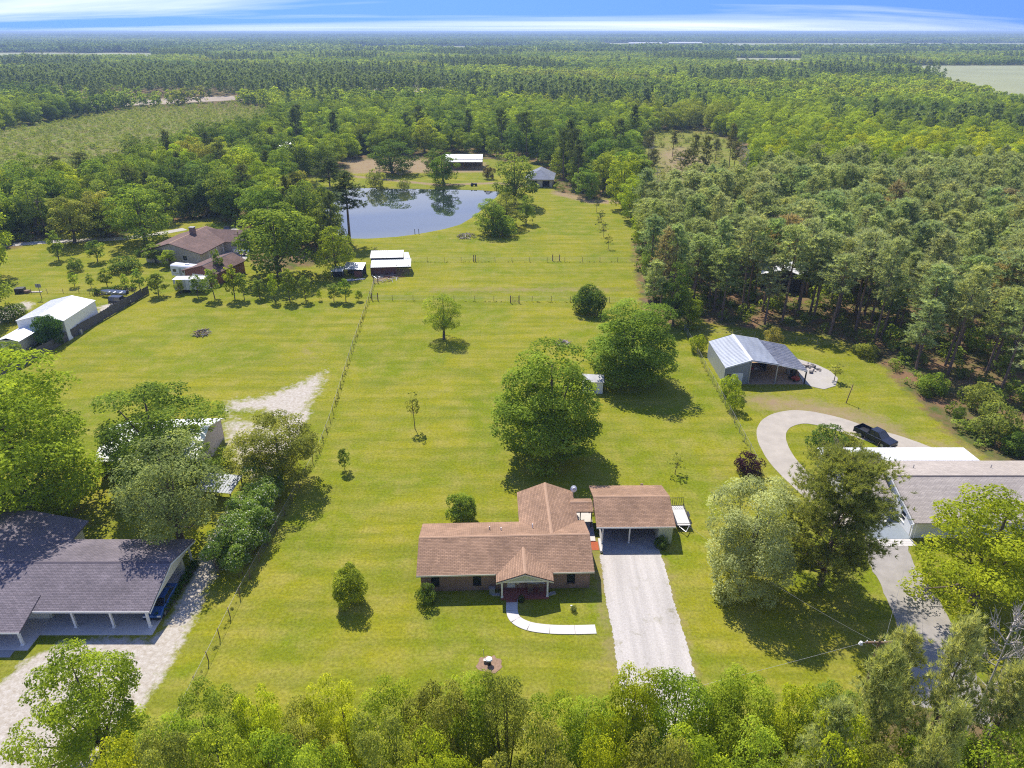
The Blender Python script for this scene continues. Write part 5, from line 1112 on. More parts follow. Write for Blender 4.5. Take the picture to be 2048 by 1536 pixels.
# pale metal barn and grey shelter behind the left trees
mbn = thing('metal_barn', 'pale metal roofed barn half hidden behind the left trees', 'barn', (-47.2,82.3,0), R(3))
metal_slope(mbn, (-6.6,-5.4,2.9),(6.6,-5.4,2.9),(6.6,0,4.6),(-6.6,0,4.6), 14, metal_white, .004); metal_slope(mbn, (6.6,5.4,2.9),(-6.6,5.4,2.9),(-6.6,0.03,4.6),(6.6,.03,4.6), 14, metal_white, .004)
MB().box(-6.3,6.3,4.9,5.0,0,2.8).build('back_wall', wood_brown, mbn)
for x in (-6.25,6.25): MB().prism_x([(-4.9,0),(4.9,0),(4.9,2.85),(0,4.4),(-4.9,2.85)],x-.05,x+.05).build('end_wall', wood_pale, mbn)
for x in (-6.1,-2,2,6.1): MB().box(x-.1,x+.1,-5,-4.8,0,2.8).build('post', wood_brown, mbn)
gs = thing('lean_shelter', 'low grey tin shelter under the pale loose tree', 'shelter', (-36.2,73.0,0), R(-8)); metal_slope(gs, (-2.4,-1.6,1.9),(2.4,-1.6,1.9),(2.4,1.6,2.4),(-2.4,1.6,2.4), 6, grey_siding, .01)
for x in (-2.2,2.2):
    for y in (-1.45,1.45): MB().box(x-.06,x+.06,y-.06,y+.06,0,1.95 if y < 0 else 2.3).build('post', wood_brown, gs)

# --- 6. white metal building, small white shed, privacy fence
wb = thing('white_metal_building', 'large white metal building behind the dark privacy fence', 'building', (0,0,0))
X0,X1,XC,Y0,Y1 = -92.0,-83.0,-87.5,122.9,134.2
metal_slope(wb, (X0,Y1,4.0),(X0,Y0,4.0),(XC,Y0,5.05),(XC,Y1,5.05), 12, metal_white, .004); metal_slope(wb, (X1,Y0,4.0),(X1,Y1,4.0),(XC+.03,Y1,5.05),(XC+.03,Y0,5.05), 12, metal_white, .004)
MB().prism_y([(X0+.12,0),(X1-.12,0),(X1-.12,3.95),(XC,4.95),(X0+.12,3.95)],Y0+.15,Y0+.22).build('gable_wall', white_paint, wb); MB().prism_y([(X0+.12,0),(X1-.12,0),(X1-.12,3.95),(XC,4.95),(X0+.12,3.95)],Y1-.22,Y1-.15).build('gable_wall', white_paint, wb)
for k in range(12): y_ = Y0+.23+k*(Y1-Y0-.46)/12; MB().box(X1-.16,X1-.1,y_,y_+.9,0,3.93).build('wall_sheet', white_paint, wb); MB().box(X0+.1,X0+.16,y_,y_+.9,0,3.93).build('wall_sheet', white_paint, wb)
ss = thing('small_shed', 'small cream walled shed with a white roof before the white metal building', 'shed', (-90.2,120.3,0), R(-3))
gable_y(ss, -2.2, 2.2, -3.1, 3.1, 2.35, 2.95, metal_white, .07); MB().box(-1.95,1.95,-2.85,-2.75,0,2.4).build('front_wall', cream_paint, ss); MB().box(-1.95,1.95,2.75,2.85,0,2.4).build('back_wall', cream_paint, ss); MB().box(1.85,1.95,-2.75,2.75,0,2.35).build('side_wall', cream_paint, ss); MB().box(-1.95,-1.85,-2.75,2.75,0,2.35).build('side_wall', cream_paint, ss)
pf = thing('privacy_fence', 'dark weathered board fence along the left pasture', 'fence', (0,0,0))
a, b = Vector((-86.2,96,0)), Vector((-80.35,149.8,0)); nP = 23; bd = None
for k in range(nP):
    p0, p1 = a.lerp(b,k/nP), a.lerp(b,(k+1)/nP); d = (p1-p0); L = d.length; ang = math.atan2(d.y,d.x); mb = MB(); nb = 15
    for j in range(nb): mb.box(j*L/nb+.006,(j+1)*L/nb-.006,-.012+.006*(j%2),.012+.006*(j%2),.04,1.85+random.uniform(-.05,.05))
    o = mb.build('board_panel', wood_grey, pf); o['kind'] = 'stuff'; o.location = (p0.x,p0.y,random.uniform(-.05,.03)); o.rotation_euler = (random.uniform(-.05,.05),0,ang)
    q = MB().box(-.06,.06,.03,.15,0,1.95).build('post', wood_grey, pf); q.location = p0; q.rotation_euler = (0,0,ang)

# --- 7. brown roofed house, garage and the vehicles in its yard
bh = thing('brown_roofed_house', 'brown roofed house with a brick chimney behind the young trees', 'house', (-83.5,180.5,0), R(-8))
gable_y(bh, -8.2, 8.2, -8.5, 9.5, 2.8, 5.2, shingle_dark_x, ridge=ridge_brown); gable_x(bh, -2, 11.5, 3.2, 12.2, 2.82, 4.9, shingle_dark_x, name='cross_roof')
mb = MB(); wall_open(mb, 14.8, 2.7, .2, [(2,3.2,.8,2.1),(6,7,.05,2.1),(10,11.2,.8,2.1)]); mb.v = [(x-7.4,y-7.9,z) for x,y,z in mb.v]; mb.prism_y([(-7.4,2.7),(7.4,2.7),(0,4.9)],-7.85,-7.75); mb.build('front_wall', tan_wall, bh)
for x in (-4.8,3.2): window(bh, x, .8, 1.2, 1.3, -7.9, 'x', -1)
MB().box(-1.4,-.4,-7.85,-7.8,.05,2.1).build('door', wood_brown, bh)
for x in (-7.4,7.2): MB().box(x,x+.2,-7.7,9,0,2.7).build('side_wall', tan_wall, bh)
for y in (-5,-1,2): MB().box(8.0,8.1,y,y+.1,0,2.7).build('porch_post', white_paint, bh)
MB().box(7.4,11,4,11.6,0,2.7).build('rear_wing', tan_wall, bh)
ch = MB().box(-.2,1.0,1.5,2.6,4.0,6.6).build('chimney', brick_m, bh); MB().box(-.3,1.1,1.4,2.7,6.6,6.75).build('cap', concrete, ch)
ga = thing('brown_garage', 'brown roofed garage with red-brown walls beside the travel trailer', 'garage', (-69.6,161.6,0), R(-16))
gable_y(ga, -5.2, 4.4, -5.6, 5.8, 2.8, 4.5, shingle_dark_x, ridge=ridge_plum, xr=.8); mb = MB(); mb.prism_y([(-4.6,0),(4.0,0),(4.0,2.85),(.8,4.25),(-4.6,2.9)],-5.1,-5.0); mb.prism_y([(-4.6,0),(4.0,0),(4.0,2.85),(.8,4.25),(-4.6,2.9)],5.1,5.2); mb.build('gable_wall', redbrown_wall, ga)
for x in (-4.6,3.9): MB().box(x,x+.1,-5,5.1,0,2.8).build('side_wall', redbrown_wall, ga)
MB().box(-2.6,.4,-5.16,-5.11,0,2.2).build('garage_door', white_paint, ga)

def vehicle(name, label, x, y, rz, paint, L=4.6, Wd=1.8, prof=None, cab=None, wr=.33, cat='car', bed=None, group=None):
    """car drawn from its side profile (y forward is -y), with glass, wheels, lamps and bumpers"""
    t = thing(name, label, cat, (x,y,.03), rz, group); w = Wd/2
    mb = MB(); mb.prism_x(prof, -w, w); body = mb.build('body', paint, t)
    md = body.modifiers.new('edge', 'BEVEL'); md.width = .06; md.segments = 2; md.limit_method = 'ANGLE'; md.angle_limit = R(20)
    if cab:
        (a0,z0),(a1,z1),(a2,z2),(a3,z3) = cab; wi = w*.86
        mb = MB(); vs = [(s*(w*.95 if k in (0,3) else wi*.88), (a0,a1,a2,a3)[k], (z0,z1,z2,z3)[k]) for k in range(4) for s in (-1,1)]
        mb.add(vs, [(0,1,3,2),(2,3,5,4),(4,5,7,6),(0,2,4,6),(1,7,5,3)]); cb = mb.build('cabin', dark_glass, t)
        mb = MB(); mb.box(-wi*.86,wi*.86,a1-.02,a2+.02,z1-.005,z1+.05); mb.build('cabin_roof', paint, cb)
        for s in (-1,1):
            MB().path([(s*w*.93,a0,z0),(s*wi*.88,a1,z1)],[.035,.03],4).path([(s*w*.93,a3,z3),(s*wi*.88,a2,z2)],[.05,.05],4).path([(s*w*.94,(a0+a3)/2,z0),(s*wi*.88,(a1+a2)/2,z1)],[.035,.035],4).build('pillar', paint, cb)
    if bed:
        b0,b1,zb = bed; MB().box(-w+.08,w-.08,b0,b1,zb-.0,zb+.01).build('bed_floor', black_metal, t)
        mb = MB(); mb.box(-w,-w+.08,b0,b1+.02,zb-.2,zb+.45).box(w-.08,w,b0,b1+.02,zb-.2,zb+.45).build('bed_side', paint, t); MB().box(-w+.08,w-.08,b1-.02,b1+.04,zb-.1,zb+.44).build('tailgate', paint, t)
    for sx in (-1,1):
        for yy in (-L*.31, L*.29):
            q = MB().wheel(sx*(w-.08),yy,wr,wr,.22).build('wheel', dark_rubber, t); MB().wheel(sx*(w-.07),yy,wr,wr*.6,.23,10).build('rim', steel, q)
        MB().box(sx*w*.78-.17,sx*w*.78+.17,-L/2-.015,-L/2+.05,.58,.74).build('headlight', lamp_lens, t); MB().box(sx*w*.84-.1,sx*w*.84+.1,L/2-.05,L/2+.015,.6,.8).build('tail_light', red_paint, t)
        MB().box(sx*(w+.1)-.09,sx*(w+.1)+.09,-L*.16,-L*.12,.95,1.1).build('mirror', paint, t)
    MB().box(-w*.92,w*.92,-L/2-.05,-L/2+.05,.3,.5).build('bumper', black_metal, t); MB().box(-w*.92,w*.92,L/2-.05,L/2+.05,.3,.5).build('bumper', steel, t)
    return t
sedan = [(-2.3,.35),(-2.28,.72),(-1.3,.95),(.95,1.0),(2.2,.92),(2.3,.4)]; sedan_c = [(-1.2,.93),(-.45,1.42),(.9,1.42),(1.7,.96)]
truck = [(-2.85,.45),(-2.85,1.0),(-1.55,1.12),(.75,1.12),(.75,.7),(2.85,.7),(2.85,.45)]; truck_c = [(-1.5,1.1),(-.75,1.78),(.45,1.78),(.72,1.1)]
vehicle('pickup_truck', 'dark navy pickup parked on the curved drive behind the white roof', 51.4, 86.7, R(30), navy_paint, 5.7, 1.95, truck, truck_c, .4, 'truck', (.78,2.8,.72))
vehicle('blue_car', 'blue car standing under the right edge of the plum roofed carport', -35.35, 54.4, R(2), blue_paint, 4.6, 1.75, sedan, sedan_c)
vehicle('jeep', 'dark blue jeep parked behind the white metal building', -83.2, 142.6, R(82), navy_paint, 4.1, 1.8, [(-2.05,.45),(-2.05,1.0),(-.9,1.08),(1.9,1.1),(2.05,.5)], [(-.8,1.05),(-.6,1.8),(1.85,1.8),(1.95,1.08)], .4, 'car')
p = G(418,498); vehicle('white_van', 'white passenger van beside the brown roofed house', p.x, p.y, R(-80), white_car, 5.4, 2.0, [(-2.7,.4),(-2.7,.95),(-2.1,1.15),(2.7,1.15),(2.7,.4)], [(-2.1,1.1),(-1.4,2.05),(2.55,2.05),(2.68,1.1)], .36, 'van')
p = G(455,464); vehicle('dark_car', 'dark car by the trees beyond the paved yard', p.x, p.y, R(15), navy_paint, 4.6, 1.8, sedan, sedan_c)
p = G(388,516); vehicle('silver_car', 'silver car between the brown roofed house and the young trees', p.x, p.y, R(60), silver_car, 4.6, 1.8, sedan, sedan_c)
# travel trailer, box trailer, boats
tv = thing('travel_trailer', 'white travel trailer parked before the brown garage', 'camper', (-75.9,161.2,0), R(-16))
MB().prism_y([(-1.2,.55),(-1.2,2.9),(-.9,3.15),(.9,3.15),(1.2,2.9),(1.2,.55)],-4.0,4.0).build('body', white_car, tv).rotation_euler = (0,0,R(90))
for x,w_ in ((-3.0,.9),(-.6,.5),(.9,1.4),(2.8,.7)): MB().box(x-w_/2,x+w_/2,-1.225,-1.203,1.5,2.2).build('window', dark_glass, tv)
MB().box(-1.75,-1.05,-1.222,-1.203,.65,2.5).build('door', metal_pale, tv); MB().box(-3.9,3.9,-1.215,-1.203,1.1,1.25).build('stripe', silver_car, tv); MB().box(-.5,.3,-.3,.4,3.15,3.4).build('roof_unit', white_paint, tv)
for x in (-.5,.5):
    for y in (-1.05,1.05): q = MB().tube((x,y-.1,.36),(x,y+.1,.36),.36,.36,12).build('wheel', dark_rubber, tv)
MB().path([(4,-.6,.5),(5.2,0,.5)],[.06,.06],4).path([(4,.6,.5),(5.2,0,.5)],[.06,.06],4).build('hitch', black_metal, tv)
bt = thing('box_trailer', 'white box trailer between the young trees of the row', 'trailer', (-71.4,151.6,0), R(2))
MB().box(-3.4,3.4,-1.25,1.25,.7,3.0).build('box', white_car, bt)
for k in range(9): MB().box(-3.3+k*.8,-3.24+k*.8,-1.275,-1.252,.72,2.95).build('side_rib', metal_pale, bt)
MB().box(-3.5,3.5,-1.3,1.3,3.0,3.08).build('roof', metal_white, bt); MB().box(-3.4,4.4,-.5,.5,.5,.68).build('chassis', black_metal, bt)
for x in (-1.2,-.2):
    for y in (-1.1,1.1): MB().tube((x,y-.12,.38),(x,y+.12,.38),.38,.38,12).build('wheel', dark_rubber, bt)
def boat(label, x, y, rz):
    t = thing('boat', label, 'boat', (x,y,0), rz); mb = MB(); n = 9; rows = []
    for i in range(n):
        u = i/(n-1); w = .95*math.sqrt(max(0,1-u**3))+.02; z = .55+.25*u*u
        rows.append([(-w,u*6-3,1.15+.25*u),(-w*.6,u*6-3,z),(w*.6,u*6-3,z),(w,u*6-3,1.15+.25*u)])
    for r_ in rows: mb.v += r_
    for i in range(n-1):
        for k in range(3): mb.f.append((i*4+k,i*4+k+1,(i+1)*4+k+1,(i+1)*4+k))
    mb.f.append((0,1,2,3)); mb.build('hull', silver_car, t)
    for yy in (-1.5,0,1.2): MB().box(-.8,.8,yy-.15,yy+.15,.85,.95).build('bench', white_paint, t)
    MB().box(-.2,.2,-3.35,-3.0,.7,1.6).build('outboard', black_metal, t); MB().box(-.08,.08,-3,4,.35,.45).box(-1,1,-.7,-.6,.35,.45).build('trailer_frame', black_metal, t)
    for s in (-1,1): MB().wheel(s*1.05,-.65,.3,.3,.18,12).build('wheel', dark_rubber, t)
boat('grey open boat on its trailer behind the white metal building', -87.0, 147.8, R(84))
p = G(488,510); boat('open boat on a trailer at the edge of the paved yard', p.x, p.y, R(80))

# --- 8. metal roofed barn with sheds by the pond
ob = thing('tin_barn', 'old barn with bright tin roof slopes near the pond', 'barn', (-29.5,166.6,0), R(5)); ob.scale = (1,1,.78)
metal_slope(ob, (-4.3,-3.9,2.7),(5.2,-3.9,2.7),(5.2,0,3.7),(-4.3,0,3.7), 10, metal_pale, .01); metal_slope(ob, (-4.7,-.05,4.15),(3.3,-.05,4.15),(3.3,4.2,5.0),(-4.7,4.2,5.0), 8, metal_aged, .01); metal_slope(ob, (3.35,0,3.75),(5.0,0,3.75),(4.4,3.6,4.5),(3.35,3.6,4.5), 2, metal_bluegrey, .01); MB().box(-4.5,3.2,.1,.2,3.3,4.05).build('step_wall', black_shade, ob)  # step face painted near-black as the shaded gap between the slopes
MB().box(-4.4,4.6,3.2,3.3,0,3.0).build('back_wall', redbrown_wall, ob); MB().box(-4.4,-4.3,-3.2,3.2,0,3.0).build('side_wall', redbrown_wall, ob); MB().box(-4.3,1.5,-2.6,-2.5,0,2.6).build('front_wall', redbrown_wall, ob)
for x in (-4.3,-1.2,1.8,4.6): MB().box(x-.08,x+.08,-3.4,-3.25,0,2.95).build('post', wood_brown, ob)
os_ = thing('tin_shed', 'low patched tin shed left of the old barn', 'shed', (-37.5,162.6,0), R(-4))
metal_slope(os_, (-2.2,-1.4,2.0),(2.6,-1.4,2.0),(2.6,2.0,2.7),(-2.2,2.0,2.7), 6, metal_bluegrey, .02)
for x in (-2.1,2.4): MB().box(x-.06,x+.06,-1.3,-1.2,0,1.95).build('post', wood_grey, os_)
MB().box(-2.1,2.5,1.8,1.9,0,2.5).build('back_wall', wood_grey, os_); MB().box(.4,2.4,-1.15,-1.1,0,1.5).build('plank_wall', redbrown_wall, os_)
o2 = thing('tarp_shed', 'dark open shed under a blue grey sheet at the end of the row', 'shed', (-40.9,160.6,0), R(6)); metal_slope(o2, (-1.4,-1.4,2.1),(1.5,-1.4,2.1),(1.5,1.4,2.5),(-1.4,1.4,2.5), 3, metal_bluegrey, .01); MB().box(-1.3,1.4,1.2,1.3,0,2.2).build('back_wall', black_metal, o2)
for x in (-1.25,1.35): MB().box(x-.06,x+.06,-1.3,-1.2,0,2.1).build('post', wood_grey, o2)
ts = thing('tin_sheets', 'loose pale tin sheets lying before the low sheds', 'scrap metal', (-37.0,159.3,0))
for k in range(4): o = MB().box(-1.1,1.1,-.35,.35,0,.02).build('sheet', metal_pale, ts); o.location = (k*.9-1.2,random.uniform(-.4,.4),.05+k*.03); o.rotation_euler = (.06,0,random.uniform(-.6,.6))

# --- 9. across the pond
fb = thing('white_barn', 'long open fronted barn with white roof across the pond', 'barn', (-20.2,309.5,0), 0)
metal_slope(fb, (-8,-4.2,4.0),(7.8,-4.2,4.0),(7.8,0,5.4),(-8,0,5.4), 12, metal_white, .01); metal_slope(fb, (7.8,5,3.9),(-8,5,3.9),(-8,.05,5.4),(7.8,.05,5.4), 12, metal_white, .01); metal_slope(fb, (-8,-6.2,3.2),(7.8,-6.2,3.2),(7.8,-4.3,3.8),(-8,-4.3,3.8), 8, metal_white, .01)
MB().box(-7.7,7.5,4.5,4.6,0,3.8).build('back_wall', wood_brown, fb)
for x in (-7.6,-3.8,0,3.8,7.4): MB().box(x-.12,x+.12,-6,-5.8,0,3.2).build('post', wood_brown, fb)
fb.location = (-20.2,313.0,0)
fh = thing('slate_roofed_house', 'slate grey hip roofed house half hidden at the right of the pond', 'house', (10.8,276,0), R(-6))
mb = MB(); mb.add([(-5.5,-7,2.9),(5.5,-7,2.9),(5.5,7,2.9),(-5.5,7,2.9),(0,-1.5,5.8),(0,4,5.8)], [(0,1,4),(1,2,5,4),(2,3,5),(3,0,4,5),(3,2,1,0)]); mb.build('roof', shingle_slate, fh)
mb = MB(); wall_open(mb, 9.6, 2.85, .2, [(1.5,4,.1,2.3),(6,8.6,.1,2.3)]); mb.v = [(x-4.8,y-6.3,z) for x,y,z in mb.v]; mb.build('front_wall', tan_wall, fh)
for x in (-4.8,4.6): MB().box(x,x+.2,-6.1,6.3,0,2.85).build('side_wall', tan_wall, fh)
MB().box(-4.6,4.6,-3,-2.9,0,2.8).build('inner_wall', black_shade, fh)  # wall behind the openings, room shade painted into its colour
sl = thing('silver_house', 'silvery clad house glimpsed among the trees left of the pond', 'house', (-103,335,0), R(15)); gable_x(sl, -5,5,-4,4,5.5,7.5, metal_pale); MB().box(-4.6,4.6,-3.6,-3.5,0,5.4).build('front_wall', metal_bluegrey, sl); MB().box(4.5,4.6,-3.5,3.6,0,5.4).build('side_wall', metal_bluegrey, sl); MB().box(-4.6,-4.5,-3.5,3.6,0,5.4).build('side_wall', metal_bluegrey, sl)
for x in (-2.5,0,2.5): MB().box(x-.6,x+.6,-3.63,-3.603,2.9,4.4).build('window', dark_glass, sl)
hbn = thing('hidden_barn', 'pale roofed barn showing between the pines of the right wood', 'barn', (barn_pos.x,barn_pos.y,0), R(-20)); gable_y(hbn, -5,5,-4.5,4.5,3.6,5.2, metal_white, .08)
for x in (-4.7,4.6): MB().box(x,x+.1,-4.2,4.2,0,3.5).build('side_wall', wood_brown, hbn)
MB().box(-4.6,4.6,-4.1,-4.0,0,3.6).build('front_wall', black_shade, hbn)  # front wall coloured with the painted interior shade
tk = thing('garden_tractor', 'small dark tractor on the track beyond the pond', 'tractor', (*G(947,372)[:2],0), R(80)); MB().box(-.4,.4,-1.3,-.1,.5,1.0).build('hood', black_metal, tk); MB().box(-.35,.35,.2,.8,.6,.75).box(-.35,.35,.7,.8,.75,1.25).build('seat', black_metal, tk)
for x,y,r in ((-.5,-1,.32),(.5,-1,.32),(-.6,.5,.5),(.6,.5,.5)): MB().wheel(x,y,r,r,.25,12).build('wheel', dark_rubber, tk)
for i,(px,py) in enumerate(((1370,90),(1290,91),(1862,98),(1905,97))):
    g = G(px,py); f_ = thing('far_shed', ['long pale shed on the far plain, centre','small pale shed on the far plain, left of the centre one','long white poultry shed far off at the right','white poultry shed beside the long one'][i], 'shed', (g.x,g.y,0), 0, 'sheds on the far plain'); k = g.y/1800
    gable_x(f_, -38*k, 38*k, -8, 8, 8, 12, metal_white, .3); MB().box(-37*k,37*k,-7.5,-7.3,0,7.9).build('front_wall', tan_wall, f_); MB().box(-37*k,37*k,7.3,7.5,0,7.9).build('back_wall', tan_wall, f_)

# ================================================================== fences, wires, small things
def wire_fence(name, label, pts, h=1.25, sp=3.0, mesh=True, postm=None, pr=.045, strands=4, jit=.04, step=.16):
    t = thing(name, label, 'fence', (0,0,0)); mb = MB(); pm = MB().tube((0,0,-.1),(0,0,h+.08),pr,pr*.9,6).mesh('post', postm or steel)
    for (x0,y0),(x1,y1) in zip(pts[:-1],pts[1:]):
        a, b = Vector((x0,y0,0)), Vector((x1,y1,0)); L = (b-a).length; n = max(1,round(L/sp)); d = (b-a)/L
        for k in range(n):
            o = link('post', pm, t); o.location = a.lerp(b,k/n); o.rotation_euler = (random.uniform(-jit,jit),random.uniform(-jit,jit),0)
        up = Vector((0,0,1))
        if mesh:
            m_ = int(L/step)
            for k in range(m_):
                p = a + d*(k*step)
                for s in (1,-1):
                    q0 = p + up*.04; q1 = p + d*s*h*.55 + up*h; e = up*.009
                    mb.add([q0-e,q0+e,q1+e,q1-e], [(0,1,2,3)])
            mb.tube(a+up*h,b+up*h,.016,.016,4)
        else:
            for j in range(strands): z = h*(j+1)/strands-.03; mb.tube(a+up*z,b+up*z,.011,.011,3)
    o = mb.build('wire', wire_m, t); o['kind'] = 'stuff'
    return t
wire_fence('wire_fence', 'sagging wire fence between the left pasture and the brick house garden', [(-31.0,147.5),(-29.2,120),(-27.0,92),(-26.6,83.5),(-27.4,66.5),(-27.9,55.5),(-28.0,39),(-28.1,29)], 1.2, 2.9, True, wood_brown, .05, jit=.06, step=.2)
wire_fence('chain_link_fence', 'straight chain link fence between the garden and the pole barn', [(33.4,128),(33.1,105),(32.8,83.5),(32.6,78)], 1.3, 2.8, True, None, .04, jit=.01, step=.18)
wire_fence('cross_fence', 'low wire fence crossing the pasture beside the round evergreen', [(-30.2,145.2),(-8,144.8),(12.5,144.3),(33.4,143.5)], 1.2, 4.2, False, wood_brown, .05)
wire_fence('cross_fence', 'far wire fence crossing the pasture behind the tin barn', [(-25.6,173.8),(0,173.8),(31,173.8)], 1.2, 4.5, False, wood_brown, .05)
wire_fence('track_fence', 'short wire fence running back towards the tin barn', [(-31.0,147.5),(-31.8,158)], 1.2, 2.6, False, wood_brown, .05)
wire_fence('lawn_fence', 'thin wire fence along the far left lawn behind the white metal building', [(-110,150),(-96,150),(-82,151)], 1.0, 3.5, False, wood_brown, .05)
wire_fence('wood_fence', 'wire fence along the pine wood behind the pole barn', [(33.5,128),(46,124.5),(60,120)], 1.2, 4, False, steel, .04)
def gate(label, x0, y0, x1, y1, h=1.3):
    t = thing('gate', label, 'gate', (x0,y0,0), math.atan2(y1-y0,x1-x0)); L = math.hypot(x1-x0,y1-y0)
    for x in (0,L): MB().tube((x,0,0),(x,0,h+.4),.11,.1,8).build('gate_post', wood_brown, t)
    for k in range(4): MB().tube((.1,0,.3+k*.3),(L-.1,0,.3+k*.3),.025).build('rail', wood_brown, t)
gate('wooden gate in the cross fence below the pasture', *G(1021,606)[:2], *G(1038,606)[:2]); gate('wooden gate at the top corner of the left wire fence', *G(744,601)[:2], *G(756,601)[:2]); gate('wooden gate in the far cross fence, right of the middle', *G(1105,522)[:2], *G(1119,522)[:2]); gate('wooden posts with rails at the pasture track', *G(748,566)[:2], *G(756,566)[:2]); gate('wooden gate posts in the far cross fence, middle', *G(947,523)[:2], *G(951,523)[:2])
# well head in its ring of soil
wl_ = thing('well_head', 'white capped well head in a ring of bare soil on the front lawn', 'well', (-2.1,46.9,0))
mb = MB(); n = 22
ringp = [((1.15+random.uniform(-.2,.2))*math.cos(6.283*k/n),(1.0+random.uniform(-.2,.2))*math.sin(6.283*k/n),.03) for k in range(n)]; mb.slab(ringp,.05); mb.build('soil_ring', plain('ring_soil', (.25,.16,.10), .95, var=.35, scale=4), wl_)
MB().tube((0,0,0),(0,0,.62),.2,.2,12).build('casing', black_metal, wl_); MB().tube((0,0,.62),(0,0,.74),.32,.26,12).build('cap', white_paint, wl_); MB().box(-.5,-.25,.1,.35,0,.35).build('pump_box', steel, wl_); MB().tube((-.45,.6,0),(-.55,.7,1.1),.025).build('spout', steel, wl_)
orn = thing('garden_ornament', 'tiny white blossomed plant on the lawn beside the curved walk', 'plant', (*G(1147,1222)[:2],0)); o = link('leaves', BUSH[1]['crown'], orn); o.scale = (.22,.22,.3); o.color = (.2,.25,.08,1); o = MB().tube((-.2,.35,0),(-.2,.35,.3),.03).build('stake', white_paint, orn); MB().box(-.3,-.1,.3,.4,.3,.42).build('flower', white_paint, orn)
st = thing('splash_block', 'pale splash block before the front wall left of the porch', 'splash block', (*G(992,1190)[:2],0)); MB().box(-.4,.4,-.18,.18,0,.08).build('block', concrete, st); MB().box(-.4,.4,-.18,-.13,.08,.14).box(-.4,.4,.13,.18,.08,.14).build('rim', concrete, st)
st = thing('splash_block', 'pale splash block before the front wall right of the porch', 'splash block', (*G(1104,1188)[:2],0), .4); MB().box(-.4,.4,-.18,.18,0,.08).build('block', concrete, st); MB().box(-.4,.4,-.18,-.13,.08,.14).box(-.4,.4,.13,.18,.08,.14).build('rim', concrete, st)
for i,(px,py) in enumerate(((830,470),(838,470))):
    g = G(px,py,-.34); w_ = thing('mooring_post', ['thin post standing in the pond, left of two','thin post standing in the pond, right of two'][i], 'post', (g.x,g.y,-1.5), 0, 'posts in the pond'); MB().tube((0,0,0),(0,0,2.9),.09).build('shaft', wood_grey, w_)
# utility poles and wires
def upole(label, x, y, h, lamp=False, lean=0):
    t = thing('utility_pole', label, 'utility pole', (x,y,0)); MB().tube((0,0,0),(lean,0,h),.15,.1,8).build('pole', wood_brown, t)
    MB().box(-1.1,1.1,-.06,.06,h-.7,h-.55).build('crossarm', wood_brown, t)
    for s in (-1,-.4,.4,1): MB().tube((s,0,h-.55),(s,0,h-.4),.05,.04,6).build('insulator', lamp_lens, t)
    if lamp:
        MB().path([(0,0,h-1.2),(-.5,.1,h-.85),(-1.3,.15,h-.75)],[.035]*3,5).build('lamp_arm', steel, t); MB().tube((-1.35,.15,h-.95),(-1.35,.15,h-.7),.18,.1,10).build('lamp_head', lamp_lens, t)
    return t
L0 = G(1757,1290,8.3)
upole('utility pole with a street lamp beside the lower right pines', L0.x, L0.y, 9.2, True)
p = G(96,474); upole('leaning utility pole among the trees at the far left', p.x, p.y, 10.5, False, -.4); p = G(485,522); upole('slim utility pole in the paved yard of the brown roofed house', p.x, p.y, 7.5)
def wire(label, a, b, sag=.6, r=.008):
    a, b = Vector(a), Vector(b); pts = [a.lerp(b,k/14) - Vector((0,0,sag*4*(k/14)*(1-k/14))) for k in range(15)]
    tag(MB().path(pts,[r]*15,4).build('overhead_wire', steel), label, 'wire', 'overhead wires')
wire('overhead wire running from the street lamp pole towards the carport', (L0.x-.4,L0.y,8.65), (18.2,66.5,2.6), .7)
wire('overhead wire running from the street lamp pole to the grey roofed house', (L0.x+.4,L0.y,8.65), (45.4,64.3,2.7), .5)
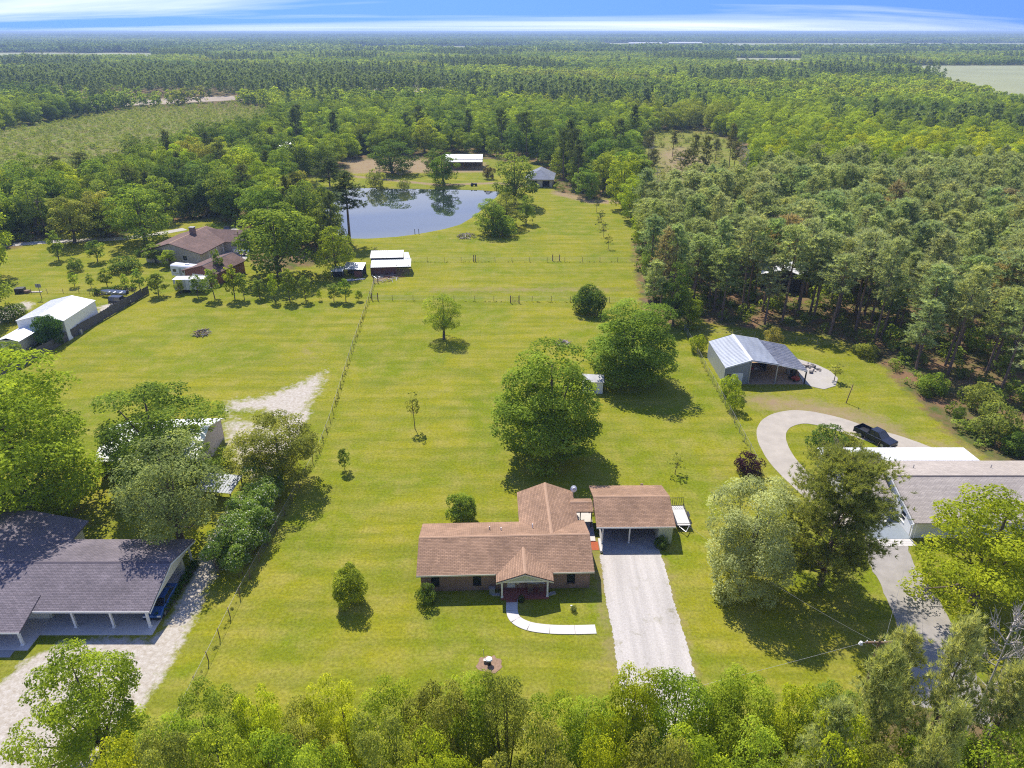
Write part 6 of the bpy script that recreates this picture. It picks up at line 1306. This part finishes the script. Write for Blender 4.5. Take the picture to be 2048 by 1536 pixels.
wire('overhead wire crossing low along the road left of the street lamp', (L0.x-1,L0.y,8.65), (-40,24,8.0), 1.0); wire('overhead wire along the road right of the street lamp', (L0.x+1,L0.y,8.65), (90,26,8.5), 1.0)
# bird box on its post by the far left lawn
g = G(84,598); bb = thing('basketball_post', 'post with a small board on the far left lawn', 'post', (g.x,g.y,0)); MB().tube((0,0,0),(.0,0,3.4),.06).build('shaft', wood_grey, bb); MB().box(-.6,.6,-.03,.03,2.6,3.4).build('board', grey_siding, bb)
g = G(45,585); jn = junk('yard_clutter', 'dark tarped clutter on the far left lawn', 'clutter', g.x, g.y, [('tarp',black_metal,(-1.2,.6,-.8,.8,0,1.1),.2),('crate',wood_brown,(.8,1.8,-.5,.5,0,.6),-.2),('board',wood_pale,(1.6,4.2,-.4,.2,0,.15),.1)])
g = G(143,655); ac = junk('barrels', 'pale drums standing between the white metal building and the fence', 'drum', -83.05+.35, 126.3, [('drum',steel,(-.25,.25,-.3,.3,0,.9),0)])
g = G(855,1053-0); pk = thing('picnic_table', 'low table on the far bank under the dark oak', 'table', (*G(800,350)[:2],0)); MB().box(-1,1,-.4,.4,.7,.76).build('tabletop', wood_pale, pk); MB().box(-1,1,-.95,-.65,.42,.46).build('bench', wood_pale, pk); MB().box(-1,1,.65,.95,.42,.46).build('bench', wood_pale, pk)
for x in (-.7,.7): MB().box(x-.05,x+.05,-.9,.9,.36,.42).box(x-.05,x+.05,-.3,.3,0,.7).build('leg', wood_pale, pk)

# ================================================================== air
HAZE_D = 0.00016
hm = bpy.data.materials.new('haze_air'); hm.use_nodes = True; hn = hm.node_tree.nodes; hl = hm.node_tree.links
hn.remove(hn['Principled BSDF']); pv = hn.new('ShaderNodeVolumePrincipled'); pv.inputs['Density'].default_value = HAZE_D; pv.inputs['Color'].default_value = (0.46,0.64,0.9,1); pv.inputs['Anisotropy'].default_value = 0.1
hl.new(pv.outputs[0], hn['Material Output'].inputs['Volume'])
hz = MB().box(-32500, 32500, -300, 33500, -4.0, 56.0).build('haze', hm); tag(hz, 'thin blue haze lying over the far land', 'haze', None, 'stuff')
